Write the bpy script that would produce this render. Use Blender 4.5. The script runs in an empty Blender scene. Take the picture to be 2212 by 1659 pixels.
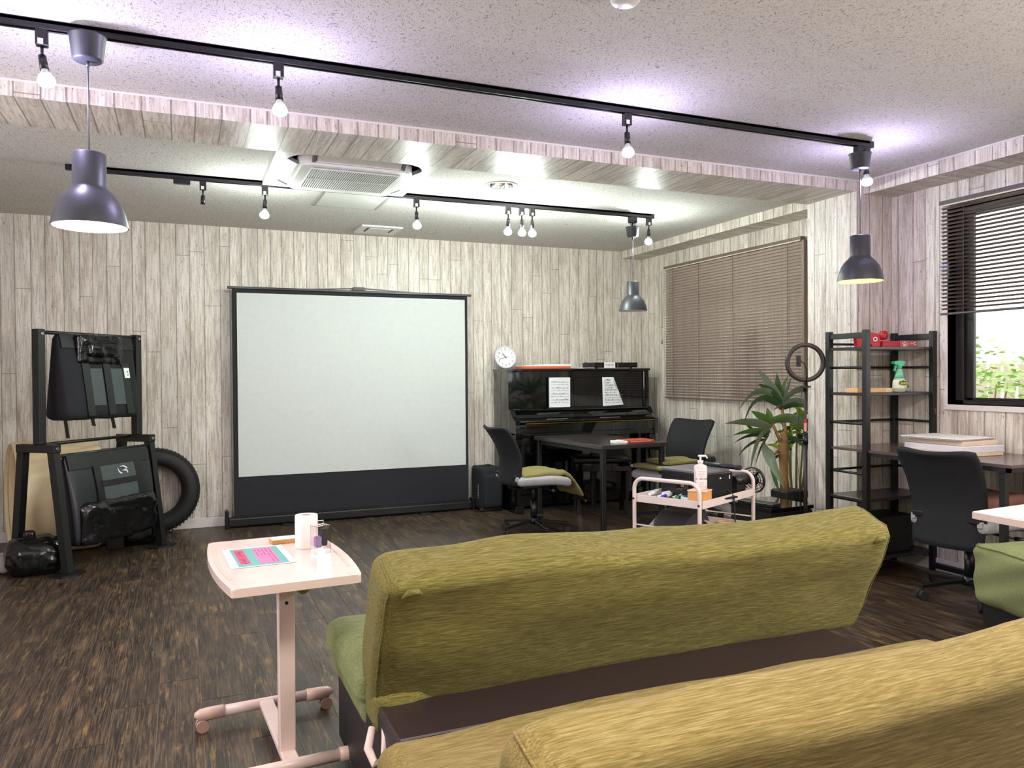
import bpy, bmesh, math, random
from mathutils import Vector, Matrix, Euler, noise as mnoise
random.seed(7)
PI = math.pi
sc = bpy.context.scene
C = bpy.data.collections.new('room'); sc.collection.children.link(C)

# ---------------------------------------------------------------- camera
YAW, PITCH, ROLL, H, FPX = math.radians(22.942), math.radians(-.7376), math.radians(.4085), 1.30, 1689.3
cam_d = bpy.data.cameras.new('camera'); cam = bpy.data.objects.new('camera', cam_d); C.objects.link(cam)
cam_d.sensor_width = 36.0; cam_d.lens = 36.0 * FPX / 2212.0; cam_d.clip_start = .05
f = Vector((math.sin(YAW)*math.cos(PITCH), math.cos(YAW)*math.cos(PITCH), math.sin(PITCH)))
r = Vector((math.cos(YAW), -math.sin(YAW), 0)); d = f.cross(r)
r2 = r*math.cos(ROLL) + d*math.sin(ROLL); d2 = -r*math.sin(ROLL) + d*math.cos(ROLL)
M = Matrix((r2, -d2, -f)).transposed().to_4x4(); M.translation = Vector((0, 0, H))
cam.matrix_world = M
sc.camera = cam
# ---------------------------------------------------------------- world, lamps, exposure
sc.view_settings.view_transform = 'Standard'; sc.view_settings.look = 'None'
sc.view_settings.gamma = 1.0; sc.view_settings.use_curve_mapping = False
sc.view_settings.exposure = 1.28
w = bpy.data.worlds.new('sky'); sc.world = w; w.use_nodes = True
bg = w.node_tree.nodes['Background']; bg.inputs['Color'].default_value = (.93, .97, 1, 1); bg.inputs['Strength'].default_value = 1.5

def area(name, loc, rot, sx, sy, power, col):
    l = bpy.data.lights.new(name, 'AREA'); l.shape = 'RECTANGLE'; l.size = sx; l.size_y = sy; l.energy = power; l.color = col
    o = bpy.data.objects.new(name, l); C.objects.link(o); o.location = loc; o.rotation_euler = rot; return o
# unseen fill lamps, added to brighten the room: two overhead, one on each side
area('overhead_fill_light', (.3, .7, 2.56), (0, 0, 0), 1.2, .5, 26, (1, .93, .86))
area('overhead_fill_light', (2.7, .7, 2.56), (0, 0, 0), 1.2, .5, 26, (1, .93, .86))
area('right_fill_light', (4.48, -.2, 1.70), (0, math.radians(90), 0), 1.2, 1.8, 62, (1, .95, .93))
area('left_fill_light', (-2.26, 3.0, 1.60), (0, math.radians(-90), 0), 1.2, 2.2, 32, (.97, .93, 1))

# ---------------------------------------------------------------- material helpers
def lin(c):
    if isinstance(c, str):
        c = tuple(int(c[i:i+2], 16)/255 for i in (0, 2, 4))
    return tuple((x/12.92 if x <= .04045 else ((x+.055)/1.055)**2.4) for x in c) + (1,)
class N:
    def __init__(s, name):
        s.m = bpy.data.materials.new(name); s.m.use_nodes = True; s.t = s.m.node_tree
        s.b = s.t.nodes['Principled BSDF']; s.out = s.t.nodes['Material Output']
    def n(s, typ, **kw):
        x = s.t.nodes.new(typ)
        for k, v in kw.items(): setattr(x, k, v)
        return x
    def l(s, a, b): s.t.links.new(a, b)
    def math(s, op, a, b=0.0, c=None):
        x = s.n('ShaderNodeMath', operation=op)
        for i, v in enumerate((a, b) if c is None else (a, b, c)):
            if hasattr(v, 'links') or hasattr(v, 'is_output'): s.l(v, x.inputs[i])
            else: x.inputs[i].default_value = v
        return x.outputs[0]
    def mix(s, fac, a, b, typ='MIX'):
        x = s.n('ShaderNodeMix', data_type='RGBA', blend_type=typ)
        for sock, v in ((x.inputs['Factor'], fac), (x.inputs['A'], a), (x.inputs['B'], b)):
            pass
        def setv(i, v):
            if hasattr(v, 'is_output'): s.l(v, x.inputs[i])
            else: x.inputs[i].default_value = v
        setv(0, fac); setv(6, a); setv(7, b)
        return x.outputs[2]
    def noise(s, vec, scale, detail=3, rough=.55):
        x = s.n('ShaderNodeTexNoise'); x.inputs['Scale'].default_value = scale
        x.inputs['Detail'].default_value = detail; x.inputs['Roughness'].default_value = rough
        if vec is not None: s.l(vec, x.inputs['Vector'])
        return x.outputs[0]
    def ramp(s, fac, stops):
        x = s.n('ShaderNodeValToRGB'); e = x.color_ramp.elements
        e[0].position, e[0].color = stops[0][0], stops[0][1]
        e[1].position, e[1].color = stops[-1][0], stops[-1][1]
        for p, c in stops[1:-1]:
            q = e.new(p); q.color = c
        s.l(fac, x.inputs[0]); return x.outputs[0]
    def bump(s, h, strength=.2, dist=.01):
        x = s.n('ShaderNodeBump'); x.inputs['Strength'].default_value = strength; x.inputs['Distance'].default_value = dist
        s.l(h, x.inputs['Height']); s.l(x.outputs[0], s.b.inputs['Normal'])
    def scalevec(s, src, sx, sy, sz):
        x = s.n('ShaderNodeVectorMath', operation='MULTIPLY'); s.l(src, x.inputs[0]); x.inputs[1].default_value = (sx, sy, sz)
        return x.outputs[0]
MATS = {}
def mat(name, col, rough=.5, metal=0.0, var=.0, vscale=(20, 20, 20), bump=0, bscale=80, coat=0, emit=None, estr=0, trans=0, alpha=1, spec=.5):
    if name in MATS: return MATS[name]
    k = N(name); b = k.b; c = lin(col)
    b.inputs['Base Color'].default_value = c; b.inputs['Roughness'].default_value = rough; b.inputs['Metallic'].default_value = metal
    b.inputs['Coat Weight'].default_value = coat; b.inputs['Transmission Weight'].default_value = trans; b.inputs['Alpha'].default_value = alpha
    b.inputs['Coat Roughness'].default_value = .05
    b.inputs['Specular IOR Level'].default_value = spec
    tc = k.n('ShaderNodeTexCoord')
    v = k.scalevec(tc.outputs['Object'], *vscale)
    nz = k.noise(v, 1.0, 3)
    vv = var if var else .06
    lo = tuple(x*(1-vv) for x in c[:3]) + (1,); hi = tuple(min(1, x*(1+vv)) for x in c[:3]) + (1,)
    k.l(k.mix(nz, lo, hi), b.inputs['Base Color'])
    if bump:
        k.bump(k.noise(tc.outputs['Object'], bscale, 2), bump, .004)
    if emit:
        b.inputs['Emission Color'].default_value = lin(emit) if isinstance(emit, str) else emit; b.inputs['Emission Strength'].default_value = estr
    MATS[name] = k.m; return k.m

def wall_material():
    k = N('whitewashed_plank_wallpaper'); b = k.b
    uv = k.n('ShaderNodeUVMap'); sep = k.n('ShaderNodeSeparateXYZ'); k.l(uv.outputs[0], sep.inputs[0])
    u, v = sep.outputs[0], sep.outputs[1]
    wv = k.math('MULTIPLY', u, 9.4)
    e = k.n('ShaderNodeTexVoronoi', voronoi_dimensions='1D', feature='DISTANCE_TO_EDGE'); e.inputs['Scale'].default_value = 1; e.inputs['Randomness'].default_value = .62
    k.l(wv, e.inputs['W'])
    i = k.n('ShaderNodeTexVoronoi', voronoi_dimensions='1D', feature='F1'); i.inputs['Scale'].default_value = 1; i.inputs['Randomness'].default_value = .62
    k.l(wv, i.inputs['W'])
    sc3 = k.n('ShaderNodeSeparateColor'); k.l(i.outputs['Color'], sc3.inputs[0])
    ra, rb, rc = sc3.outputs[0], sc3.outputs[1], sc3.outputs[2]
    # wobbling joints
    comb = k.n('ShaderNodeCombineXYZ'); k.l(k.math('MULTIPLY_ADD', rb, 7.0, u), comb.inputs[0]); k.l(k.math('MULTIPLY_ADD', ra, 9.0, v), comb.inputs[1])
    cv = comb.outputs[0]
    wob = k.math('MULTIPLY', k.noise(k.scalevec(cv, 2, 22, 1), 1, 3), .055)
    joint = k.math('LESS_THAN', k.math('SUBTRACT', e.outputs[0], wob), .006)
    jw = k.math('LESS_THAN', e.outputs[0], .02)
    # board ends
    seg = k.math('FRACT', k.math('ADD', k.math('MULTIPLY', v, .55), k.math('MULTIPLY', rc, 5.0)))
    endj = k.math('LESS_THAN', seg, .003)
    sid = k.math('FLOOR', k.math('ADD', k.math('MULTIPLY', v, .55), k.math('MULTIPLY', rc, 5.0)))
    wn = k.n('ShaderNodeTexWhiteNoise', noise_dimensions='2D'); c2 = k.n('ShaderNodeCombineXYZ'); k.l(ra, c2.inputs[0]); k.l(sid, c2.inputs[1]); k.l(c2.outputs[0], wn.inputs['Vector'])
    tone = wn.outputs[0]
    g1 = k.noise(k.scalevec(cv, 75, 5.0, 1), 1, 6, .7)
    g2 = k.noise(k.scalevec(cv, 14, 1.3, 1), 1, 3)
    base = k.ramp(g2, [(.28, lin('ab9f90')), (.45, lin('ccc2b3')), (.62, lin('e0d9cd')), (.8, lin('e8e3d9'))])
    base = k.mix(k.math('MULTIPLY', k.math('LESS_THAN', g1, .46), .42), base, lin('8b8073'))
    base = k.mix(k.math('MULTIPLY', k.math('GREATER_THAN', g1, .56), .55), base, lin('e6e3da'))
    base = k.mix(k.math('MULTIPLY', tone, .28), base, lin('a99f93'))
    sp = k.noise(k.scalevec(cv, 85, 26, 1), 1, 3)
    base = k.mix(k.math('MULTIPLY', k.math('GREATER_THAN', sp, .665), .7), base, lin('6b5f52'))
    base = k.mix(k.math('MULTIPLY', k.math('MAXIMUM', joint, jw), .66), base, lin('5f564b'))
    base = k.mix(k.math('MULTIPLY', endj, .6), base, lin('5f564b'))
    k.l(base, b.inputs['Base Color']); b.inputs['Roughness'].default_value = .42
    b.inputs['Specular IOR Level'].default_value = .45
    k.bump(k.noise(k.scalevec(cv, 180, 60, 1), 1, 2), .16, .003)
    return k.m
def ceiling_material():
    k = N('fissured_ceiling_board'); b = k.b
    tc = k.n('ShaderNodeTexCoord'); P = tc.outputs['Object']
    wv = k.n('ShaderNodeTexNoise'); wv.inputs['Scale'].default_value = 9; k.l(P, wv.inputs['Vector'])
    ad = k.n('ShaderNodeVectorMath', operation='ADD'); k.l(P, ad.inputs[0])
    sv = k.n('ShaderNodeVectorMath', operation='SCALE'); k.l(wv.outputs[1], sv.inputs[0]); sv.inputs['Scale'].default_value = .10; k.l(sv.outputs[0], ad.inputs[1])
    a = k.noise(k.scalevec(ad.outputs[0], 210, 85, 1), 1, 1)
    c = k.noise(k.scalevec(P, 260, 260, 1), 1, 1)
    m1 = k.math('GREATER_THAN', a, .625); m2 = k.math('GREATER_THAN', c, .675)
    mk = k.math('MAXIMUM', m1, m2)
    big = k.noise(P, 1.3, 2)
    base = k.mix(big, lin('cdc8c3'), lin('d6d2cc'))
    k.l(k.mix(k.math('MULTIPLY', mk, .62), base, lin('6a6258')), b.inputs['Base Color']); b.inputs['Roughness'].default_value = .9
    k.bump(k.math('MULTIPLY', mk, -1.0), .5, .003)
    return k.m
def floor_material():
    k = N('distressed_dark_vinyl_plank'); b = k.b
    geo = k.n('ShaderNodeNewGeometry'); oi = k.n('ShaderNodeObjectInfo')
    off = k.n('ShaderNodeVectorMath', operation='ADD'); k.l(geo.outputs['Position'], off.inputs[0])
    cmb = k.n('ShaderNodeCombineXYZ'); k.l(k.math('MULTIPLY', oi.outputs['Random'], 31.0), cmb.inputs[0]); k.l(k.math('MULTIPLY', oi.outputs['Random'], 17.0), cmb.inputs[1]); k.l(cmb.outputs[0], off.inputs[1])
    P = off.outputs[0]
    fine = k.noise(k.scalevec(P, 190, 5, 1), 1, 5, .7)
    patch = k.noise(k.scalevec(P, 16, 2.6, 1), 1, 5, .62)
    worn = k.noise(k.scalevec(P, 34, 4.0, 1), 1, 4, .7)
    base = k.ramp(patch, [(.3, lin('1c1512')), (.46, lin('30261f')), (.58, lin('483a2e')), (.74, lin('755f40'))])
    base = k.mix(k.math('MULTIPLY', k.math('GREATER_THAN', fine, .54), .38), base, lin('7d6850'))
    base = k.mix(k.math('MULTIPLY', k.math('LESS_THAN', fine, .44), .65), base, lin('17110f'))
    wm = k.ramp(worn, [(.56, (0, 0, 0, 1)), (.68, (1, 1, 1, 1))])
    base = k.mix(k.math('MULTIPLY', wm, .5), base, lin('a3834f'))
    base = k.mix(k.math('MULTIPLY', oi.outputs['Random'], .35), base, lin('241e1c'))
    k.l(base, b.inputs['Base Color'])
    k.l(k.math('MULTIPLY_ADD', fine, .30, .25), b.inputs['Roughness'])
    b.inputs['Specular IOR Level'].default_value = .5
    k.bump(fine, .25, .002)
    return k.m
def melange(name, c0, c1, c2, axis='x'):
    k = N(name); b = k.b; tc = k.n('ShaderNodeTexCoord'); P = tc.outputs['Object']
    s = (16, 330, 330) if axis == 'x' else (260, 14, 260)
    a = k.noise(k.scalevec(P, *s), 1, 4, .6); c = k.noise(k.scalevec(P, 5, 22, 22), 1, 3)
    base = k.ramp(a, [(.3, lin(c0)), (.5, lin(c1)), (.72, lin(c2))])
    base = k.mix(k.math('MULTIPLY', c, .30), base, lin(c0))
    k.l(base, b.inputs['Base Color']); b.inputs['Roughness'].default_value = .93
    b.inputs['Sheen Weight'].default_value = .04; b.inputs['Specular IOR Level'].default_value = .2
    k.bump(a, .35, .003); return k.m

M_wall = wall_material(); M_ceil = ceiling_material(); M_floor = floor_material()
M_olive = melange('olive_melange_stretch_fabric', '4f4a20', '6f6735', '908754')
M_ochre = melange('ochre_melange_stretch_fabric', '5f5229', '7d6c3d', '9e8c5e')
M_green = melange('sage_and_lit_olive_fabric', '636a3e', '7f8658', '9da37a')  # sage sofa end; also olive cloth with the light painted in
M_black = mat('black_powder_coat', '101112', .45, var=.1)
M_blk2 = mat('soft_black_plastic', '0e0f11', .38, var=.1)
M_gloss = mat('black_piano_lacquer', '08090b', .06, coat=.6, spec=.5)
M_track = mat('black_track', '0c0c10', .35)
M_white = mat('white_plastic', 'd9d8d4', .4)
M_trim = mat('white_trim', 'd8d3cd', .45)
M_pink = mat('blush_white_laminate', 'dcc6bc', .22, coat=.3)
M_pinkm = mat('blush_white_steel', 'e3cbc3', .3)
M_brown = mat('dark_brown_leatherette', '2b2021', .42, bump=.15, bscale=200)
M_blkf = mat('black_woven_fabric', '121318', .85, bump=.3, bscale=260, var=.15)
M_mesh = mat('black_mesh_upholstery', '0c0e12', .8, bump=.5, bscale=420, var=.15)
M_grey = mat('light_grey_seat_fabric', '9c9a9b', .9, bump=.3, bscale=200, var=.12)
M_chrome = mat('chrome', 'd8d8d8', .12, metal=1)
M_dgrey = mat('dark_grey_enamel', '36373d', .42)
M_paper = mat('white_paper', 'e6e6e6', .7)
M_ink = mat('black_ink', '202024', .7)
M_wood = mat('pale_wood', 'd2a874', .5, var=.15, vscale=(8, 60, 60))
M_shelf = mat('dark_brown_board', '33292a', .32, var=.15, vscale=(3, 60, 60))
M_poly = mat('black_polythene', '0b0c0e', .2, bump=1.0, bscale=26)
M_rub = mat('black_rubber', '1a1a1b', .7, bump=.2, bscale=120)
M_beige = mat('beige_plastic_sheet', 'e3cfa4', .32, var=.06)
M_clear = mat('clear_plastic', 'f4f4f6', .05, trans=1.0)
M_glass = mat('window_glass', 'ffffff', .0, trans=1.0)
M_sash = mat('dark_bronze_aluminium', '241f1e', .4)
M_blindA = mat('taupe_blind_slat', 'a8968a', .38)
M_blindB = mat('brown_blind_slat', '6d6058', .38)
M_red = mat('red_card', 'b3202c', .45); M_orange = mat('orange_plastic_sleeve', 'd2592a', .35)
M_leaf = mat('glossy_dark_leaf', '3f5a33', .30, var=.3, vscale=(6, 6, 6))
M_leafl = mat('lime_striped_leaf', '9fbf3a', .35, var=.35, vscale=(6, 6, 6))
M_stem = mat('ringed_tan_stem', '8a6c3e', .7, var=.3, vscale=(3, 3, 90), bump=.4, bscale=50)
M_steel = mat('bolt_steel', 'b9b9bb', .25, metal=1)

# ---------------------------------------------------------------- mesh helpers
def RZ(a): return Matrix.Rotation(a, 4, 'Z')
def box(bm, x0, x1, y0, y1, z0, z1, bev=0, mt=None, seg=1):
    m = Matrix.Translation(((x0+x1)/2, (y0+y1)/2, (z0+z1)/2)) @ Matrix.Diagonal((abs(x1-x0), abs(y1-y0), abs(z1-z0), 1))
    if mt is not None: m = mt @ m
    g = bmesh.ops.create_cube(bm, size=1, matrix=m)
    if bev:
        es = list({e for v in g['verts'] for e in v.link_edges})
        bmesh.ops.bevel(bm, geom=es, offset=bev, segments=seg, affect='EDGES', profile=.6)
    return bm
def frame_from(p0, p1, up=Vector((0, 0, 1))):
    z = (Vector(p1)-Vector(p0)).normalized()
    x = up.cross(z)
    if x.length < 1e-4: x = Vector((1, 0, 0)).cross(z)
    if x.length < 1e-4: x = Vector((0, 1, 0)).cross(z)
    x.normalize(); y = z.cross(x)
    return x, y, z
def cyl(bm, p0, p1, r0, r1=None, n=16, cap=True):
    r1 = r0 if r1 is None else r1
    p0, p1 = Vector(p0), Vector(p1); x, y, z = frame_from(p0, p1); a = []; b = []
    for i in range(n):
        t = 2*PI*i/n; q = x*math.cos(t)+y*math.sin(t)
        a.append(bm.verts.new(p0+q*r0)); b.append(bm.verts.new(p1+q*r1))
    for i in range(n):
        fc = bm.faces.new((a[i], a[(i+1) % n], b[(i+1) % n], b[i])); fc.smooth = True
    if cap:
        bm.faces.new(a[::-1]); bm.faces.new(b)
    return bm
def bar(bm, p0, p1, wx, wy, up=Vector((0, 0, 1)), bev=0):
    """rectangular bar between two points"""
    p0, p1 = Vector(p0), Vector(p1); x, y, z = frame_from(p0, p1, up)
    m = Matrix((x, y, z)).transposed().to_4x4(); m.translation = (p0+p1)/2
    return box(bm, -wx/2, wx/2, -wy/2, wy/2, -(p1-p0).length/2, (p1-p0).length/2, bev, m)
def tube(bm, pts, r, n=10, closed=False, cap=True):
    pts = [Vector(p) for p in pts]; rings = []; L = len(pts); px = None
    for i, p in enumerate(pts):
        a = pts[(i-1) % L] if (closed or i > 0) else p; b = pts[(i+1) % L] if (closed or i < L-1) else p
        z = (b-a).normalized()
        if px is None:
            px, py, _ = frame_from(a, b)
        px = (px - z*px.dot(z)).normalized(); py = z.cross(px)
        rr = r[i] if isinstance(r, (list, tuple)) else r
        rings.append([bm.verts.new(p + (px*math.cos(2*PI*k/n)+py*math.sin(2*PI*k/n))*rr) for k in range(n)])
    for i in range(L if closed else L-1):
        A, B = rings[i], rings[(i+1) % L]
        for k in range(n):
            fc = bm.faces.new((A[k], A[(k+1) % n], B[(k+1) % n], B[k])); fc.smooth = True
    if cap and not closed:
        bm.faces.new(rings[0][::-1]); bm.faces.new(rings[-1])
    return bm
def lathe(bm, prof, n=32, mt=None, closed=False, smooth=True):
    rings = []; mt = mt or Matrix()
    for (rr, z) in prof:
        if rr < 1e-5: rings.append([bm.verts.new(mt @ Vector((0, 0, z)))])
        else: rings.append([bm.verts.new(mt @ Vector((rr*math.cos(2*PI*k/n), rr*math.sin(2*PI*k/n), z))) for k in range(n)])
    for i in range(len(rings)-(0 if closed else 1)):
        A, B = rings[i], rings[(i+1) % len(rings)]
        for k in range(n):
            k2 = (k+1) % n
            if len(A) == 1 and len(B) == 1: continue
            if len(A) == 1: fc = bm.faces.new((A[0], B[k2], B[k]))
            elif len(B) == 1: fc = bm.faces.new((A[k], A[k2], B[0]))
            else: fc = bm.faces.new((A[k], A[k2], B[k2], B[k]))
            fc.smooth = smooth
    return bm
def prism(bm, poly, z0, z1, mt=None, bev=0):
    mt = mt or Matrix()
    a = [bm.verts.new(mt @ Vector((p[0], p[1], z0))) for p in poly]; b = [bm.verts.new(mt @ Vector((p[0], p[1], z1))) for p in poly]
    n = len(poly); fs = [bm.faces.new(a[::-1]), bm.faces.new(b)]
    for i in range(n): fs.append(bm.faces.new((a[i], a[(i+1) % n], b[(i+1) % n], b[i])))
    if bev:
        es = list({e for v in b for e in v.link_edges if e.other_vert(v) in b})
        bmesh.ops.bevel(bm, geom=es, offset=bev, segments=2, affect='EDGES', profile=.5)
    return bm
def rbox(bm, sx, sy, sz, r, cuts=10, fn=None, mt=None):
    """rounded box, half sizes sx sy sz, centred, optional deform"""
    g = bmesh.ops.create_cube(bm, size=2); vs = g['verts']
    es = list({e for v in vs for e in v.link_edges})
    res = bmesh.ops.subdivide_edges(bm, edges=es, cuts=cuts, use_grid_fill=True)
    allv = list({v for v in bm.verts if v.is_valid and v.tag is False})
    for v in allv:
        p = v.co; q = []
        for c, s in zip(p, (sx, sy, sz)):
            # denser towards the ends
            t = math.copysign(abs(c)**.8, c) if abs(c) < 1 else c
            q.append(t*s)
        q = Vector(q); inn = Vector((max(-sx+r, min(sx-r, q.x)), max(-sy+r, min(sy-r, q.y)), max(-sz+r, min(sz-r, q.z))))
        dlt = q-inn
        if dlt.length > 1e-7: q = inn + dlt.normalized()*r if dlt.length > 1e-7 and (abs(abs(q.x)-sx) < 1e-6 or abs(abs(q.y)-sy) < 1e-6 or abs(abs(q.z)-sz) < 1e-6) else q
        if fn: q = fn(q)
        v.co = (mt @ q) if mt is not None else q
        v.tag = True
    for fc in bm.faces: fc.smooth = True
    return bm
def B(): return bmesh.new()
def obj(name, bm, m, parent=None, label=None, smooth=None):
    bmesh.ops.recalc_face_normals(bm, faces=bm.faces)
    me = bpy.data.meshes.new(name); bm.to_mesh(me); bm.free()
    if smooth:
        for p in me.polygons: p.use_smooth = True
    me.materials.append(m)
    o = bpy.data.objects.new(name, me); C.objects.link(o)
    if parent: o.parent = parent
    if label: o['label'] = label
    return o
def thing(name, label, cat, loc=(0, 0, 0), rz=0, group=None):
    o = bpy.data.objects.new(name, None); C.objects.link(o); o.empty_display_size = .05
    o.location = loc; o.rotation_euler = (0, 0, rz); o['label'] = label; o['category'] = cat
    if group: o['group'] = group
    return o
def tag(o, label, cat, group=None, loc=None, rz=None):
    o['label'] = label; o['category'] = cat
    if group: o['group'] = group
    if loc: o.location = loc
    if rz is not None: o.rotation_euler = (0, 0, rz)
    return o
def struct(name, bm, m, parent=None):
    o = obj(name, bm, m, parent)
    if not parent: o['kind'] = 'structure'
    return o
def dup(root, loc, rz, label=None, group=None):
    r_ = root.copy(); C.objects.link(r_); r_.location = loc; r_.rotation_euler = (0, 0, rz)
    if label: r_['label'] = label
    if group: r_['group'] = group
    for ch in list(root.children):
        c = ch.copy(); C.objects.link(c); c.parent = r_
        for g in list(ch.children):
            q = g.copy(); C.objects.link(q); q.parent = c
    return r_
def text(name, s, size, m, parent, mt, thick=.0006):
    cu = bpy.data.curves.new(name, 'FONT'); cu.body = s; cu.size = size; cu.align_x = 'CENTER'; cu.align_y = 'CENTER'; cu.extrude = thick; cu.resolution_u = 3
    t = bpy.data.objects.new(name, cu); C.objects.link(t)
    bpy.context.view_layer.update()
    me = bpy.data.meshes.new_from_object(t.evaluated_get(bpy.context.evaluated_depsgraph_get()))
    bpy.data.objects.remove(t); me.transform(mt); me.materials.clear(); me.materials.append(m)
    o = bpy.data.objects.new(name, me); C.objects.link(o)
    if parent: o.parent = parent
    return o
def mtx(loc, x, y):
    """matrix with local x, y axes along given world vectors"""
    x = Vector(x).normalized(); y = Vector(y); z = x.cross(y).normalized(); y = z.cross(x)
    m = Matrix((x, y, z)).transposed().to_4x4(); m.translation = Vector(loc); return m

# ================================================================= STRUCTURE
CZ = 2.59; YB = 7.21; XR = 4.53; XF = 4.58; XL = -2.3; YN = -2.0
def wallbox(name, x0, x1, y0, y1, z0, z1, under='x', bm=None, fin=True):
    bm = bm or B(); uvl = bm.loops.layers.uv.verify()
    n0 = len(bm.faces); box(bm, x0, x1, y0, y1, z0, z1); bm.faces.ensure_lookup_table(); bm.normal_update()
    for fc in bm.faces[n0:]:
        nx, ny, nz = (abs(c) for c in fc.normal)
        for lp in fc.loops:
            p = lp.vert.co
            if nx > .5: lp[uvl].uv = (p.y+3.3, p.z)
            elif ny > .5: lp[uvl].uv = (p.x, p.z)
            else: lp[uvl].uv = (p.x, p.y+.4) if under == 'x' else (p.y+3.3, p.x)
    return struct(name, bm, M_wall) if fin else bm
wallbox('wall_back', XL-.1, XF+.2, YB, YB+.12, 0, CZ)
wallbox('wall_left', XL-.12, XL, YN, YB, 0, CZ)
wallbox('wall_front', XL-.1, XF+.2, YN-.12, YN, 0, CZ)
wallbox('wall_far_right', XF, XF+.15, 4.40, YB, 0, CZ)
# right wall with window opening  (Y .9 .. 3.52, z 1.085 .. 2.30)
WY0, WY1, WZ0, WZ1 = .95, 3.53, 1.085, 2.33
bm = B()
wallbox('', XR, XR+.15, YN, 3.955, 0, WZ0, bm=bm, fin=False); wallbox('', XR, XR+.15, YN, 3.955, WZ1, CZ, bm=bm, fin=False)
wallbox('', XR, XR+.15, YN, WY0, WZ0, WZ1, bm=bm, fin=False); wallbox('', XR, XR+.15, WY1, 3.955, WZ0, WZ1, bm=bm, fin=False)
struct('wall_right', bm, M_wall)
wallbox('wall_pillar', 4.20, XF+.15, 3.955, 4.40, 0, CZ)
wallbox('ceiling_beam', XL, 4.20, 3.955, 4.40, 2.513, CZ)
wallbox('soffit_near_right', 4.265, XR, YN, 3.955, 2.497, CZ, under='y')
wallbox('soffit_far_right', 4.32, XF, 4.40, YB, 2.515, CZ, under='y')
# ceiling with a round hole for the downlight
DL = (2.03, 4.96); hs = .16; hr = .103
bm = B(); z0, z1 = CZ, CZ+.12
box(bm, XL, XF, YN, DL[1]-hs, z0, z1); box(bm, XL, XF, DL[1]+hs, YB, z0, z1)
box(bm, XL, DL[0]-hs, DL[1]-hs, DL[1]+hs, z0, z1); box(bm, DL[0]+hs, XF, DL[1]-hs, DL[1]+hs, z0, z1)
n = 32; ci = []; sq = []
for k in range(n):
    t = 2*PI*k/n; cx, cy = math.cos(t), math.sin(t); m_ = max(abs(cx), abs(cy))
    ci.append(bm.verts.new((DL[0]+hr*cx, DL[1]+hr*cy, z0))); sq.append(bm.verts.new((DL[0]+hs*cx/m_, DL[1]+hs*cy/m_, z0)))
for k in range(n): bm.faces.new((ci[k], sq[k], sq[(k+1) % n], ci[(k+1) % n]))
me_c = struct('ceiling', bm, M_ceil)
# thin cove line where ceiling meets walls
def trim(name, x0, x1, y0, y1, z0, z1, m=M_trim): return struct(name, box(B(), x0, x1, y0, y1, z0, z1, .003), m)
trim('baseboard_back', XL, XF, YB-.011, YB, 0, .082)
trim('baseboard_right', XR-.011, XR, YN, 3.955, 0, .082)
trim('baseboard_far_right', XF-.011, XF, 4.40, YB-.011, 0, .082)
trim('baseboard_pillar_front', 4.20, XR-.011, 3.944, 3.955, 0, .082)
trim('baseboard_pillar_side', 4.189, 4.20, 3.944, 4.40, 0, .082)
trim('trim_1', XL, 4.27, 3.949, 3.955, CZ-.012, CZ)
trim('trim_2', 4.259, 4.265, YN, 3.955, CZ-.012, CZ)
# floor: sub floor + individual planks
fl = struct('floor', box(B(), XL, XF, YN, YB, -.06, -.0035), mat('joint_glint_grey', '9a9084', .5))  # pale joint colour paints in the glint along the plank bevels
PW, PL = .1575, 1.21
pb = B(); box(pb, -PW/2+.0013, PW/2-.0013, -PL/2+.0013, PL/2-.0013, -.004, 0); 
pm = None
for i in range(-9, 32):
    xc = -.2540 + PW/2 + i*PW
    if xc+PW/2 > XF or xc-PW/2 < XL: continue
    off = [0.42, 1.03, .21, .77, .6][i % 5] + .13*((i*7) % 4)
    y = .2 - off
    while y < YB:
        a, b_ = max(y, 0.1), min(y+PL, YB)
        if b_-a > .05:
            full = (a == y and b_ == y+PL)
            if full and pm is not None:
                o = bpy.data.objects.new('floor_plank', pm); C.objects.link(o)
            else:
                q = B(); h_ = (b_-a)/2; box(q, -PW/2+.0013, PW/2-.0013, -h_+.0013, h_-.0013, -.004, 0)
                o = obj('floor_plank', q, M_floor)
                if full: pm = o.data
            o.location = (xc, (a+b_)/2, 0); o.parent = fl
        y += PL
q = B(); box(q, XL, XF, YN, .1, -.004, 0); obj('floor_edge_strip', q, M_floor, fl)['kind'] = 'stuff'

# window_1: right wall window with reveal, sashes, glass
wn = thing('window_1', 'wide dark-framed window in the right wall with white sill', 'window', (0, 0, 0)); del wn['category']; del wn['label']; wn['kind'] = 'structure'
bm = B(); t = .018
box(bm, XR-.012, XR+.15, WY0-t, WY1+t, WZ0-.035, WZ0, .003); box(bm, XR-.008, XR+.15, WY1, WY1+t, WZ0, WZ1); box(bm, XR-.008, XR+.15, WY0-t, WY0, WZ0, WZ1); box(bm, XR-.008, XR+.15, WY0-t, WY1+t, WZ1, WZ1+t)
obj('window_casing', bm, M_trim, wn)
bm = B(); xs0, xs1 = XR+.07, XR+.13
for (a, b_) in ((WY1-.055, WY1), (WY0, WY0+.05), (2.20, 2.27)): box(bm, xs0, xs1, a, b_, WZ0, WZ1, .003)
box(bm, xs0+.0, xs1, WY0, WY1, WZ0, WZ0+.028, .003); box(bm, xs0, xs1, WY0, WY1, WZ1-.04, WZ1, .003)
obj('outer_frame', bm, M_sash, wn)
bm = B()
for (a, b_) in ((WY1-.105, WY1-.055), (2.16, 2.20)): box(bm, xs0+.025, xs1-.005, a, b_, WZ0+.028, WZ1-.04, .003)
box(bm, xs0+.025, xs1-.005, 2.16, WY1-.055, WZ0+.028, WZ0+.045, .003)
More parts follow.
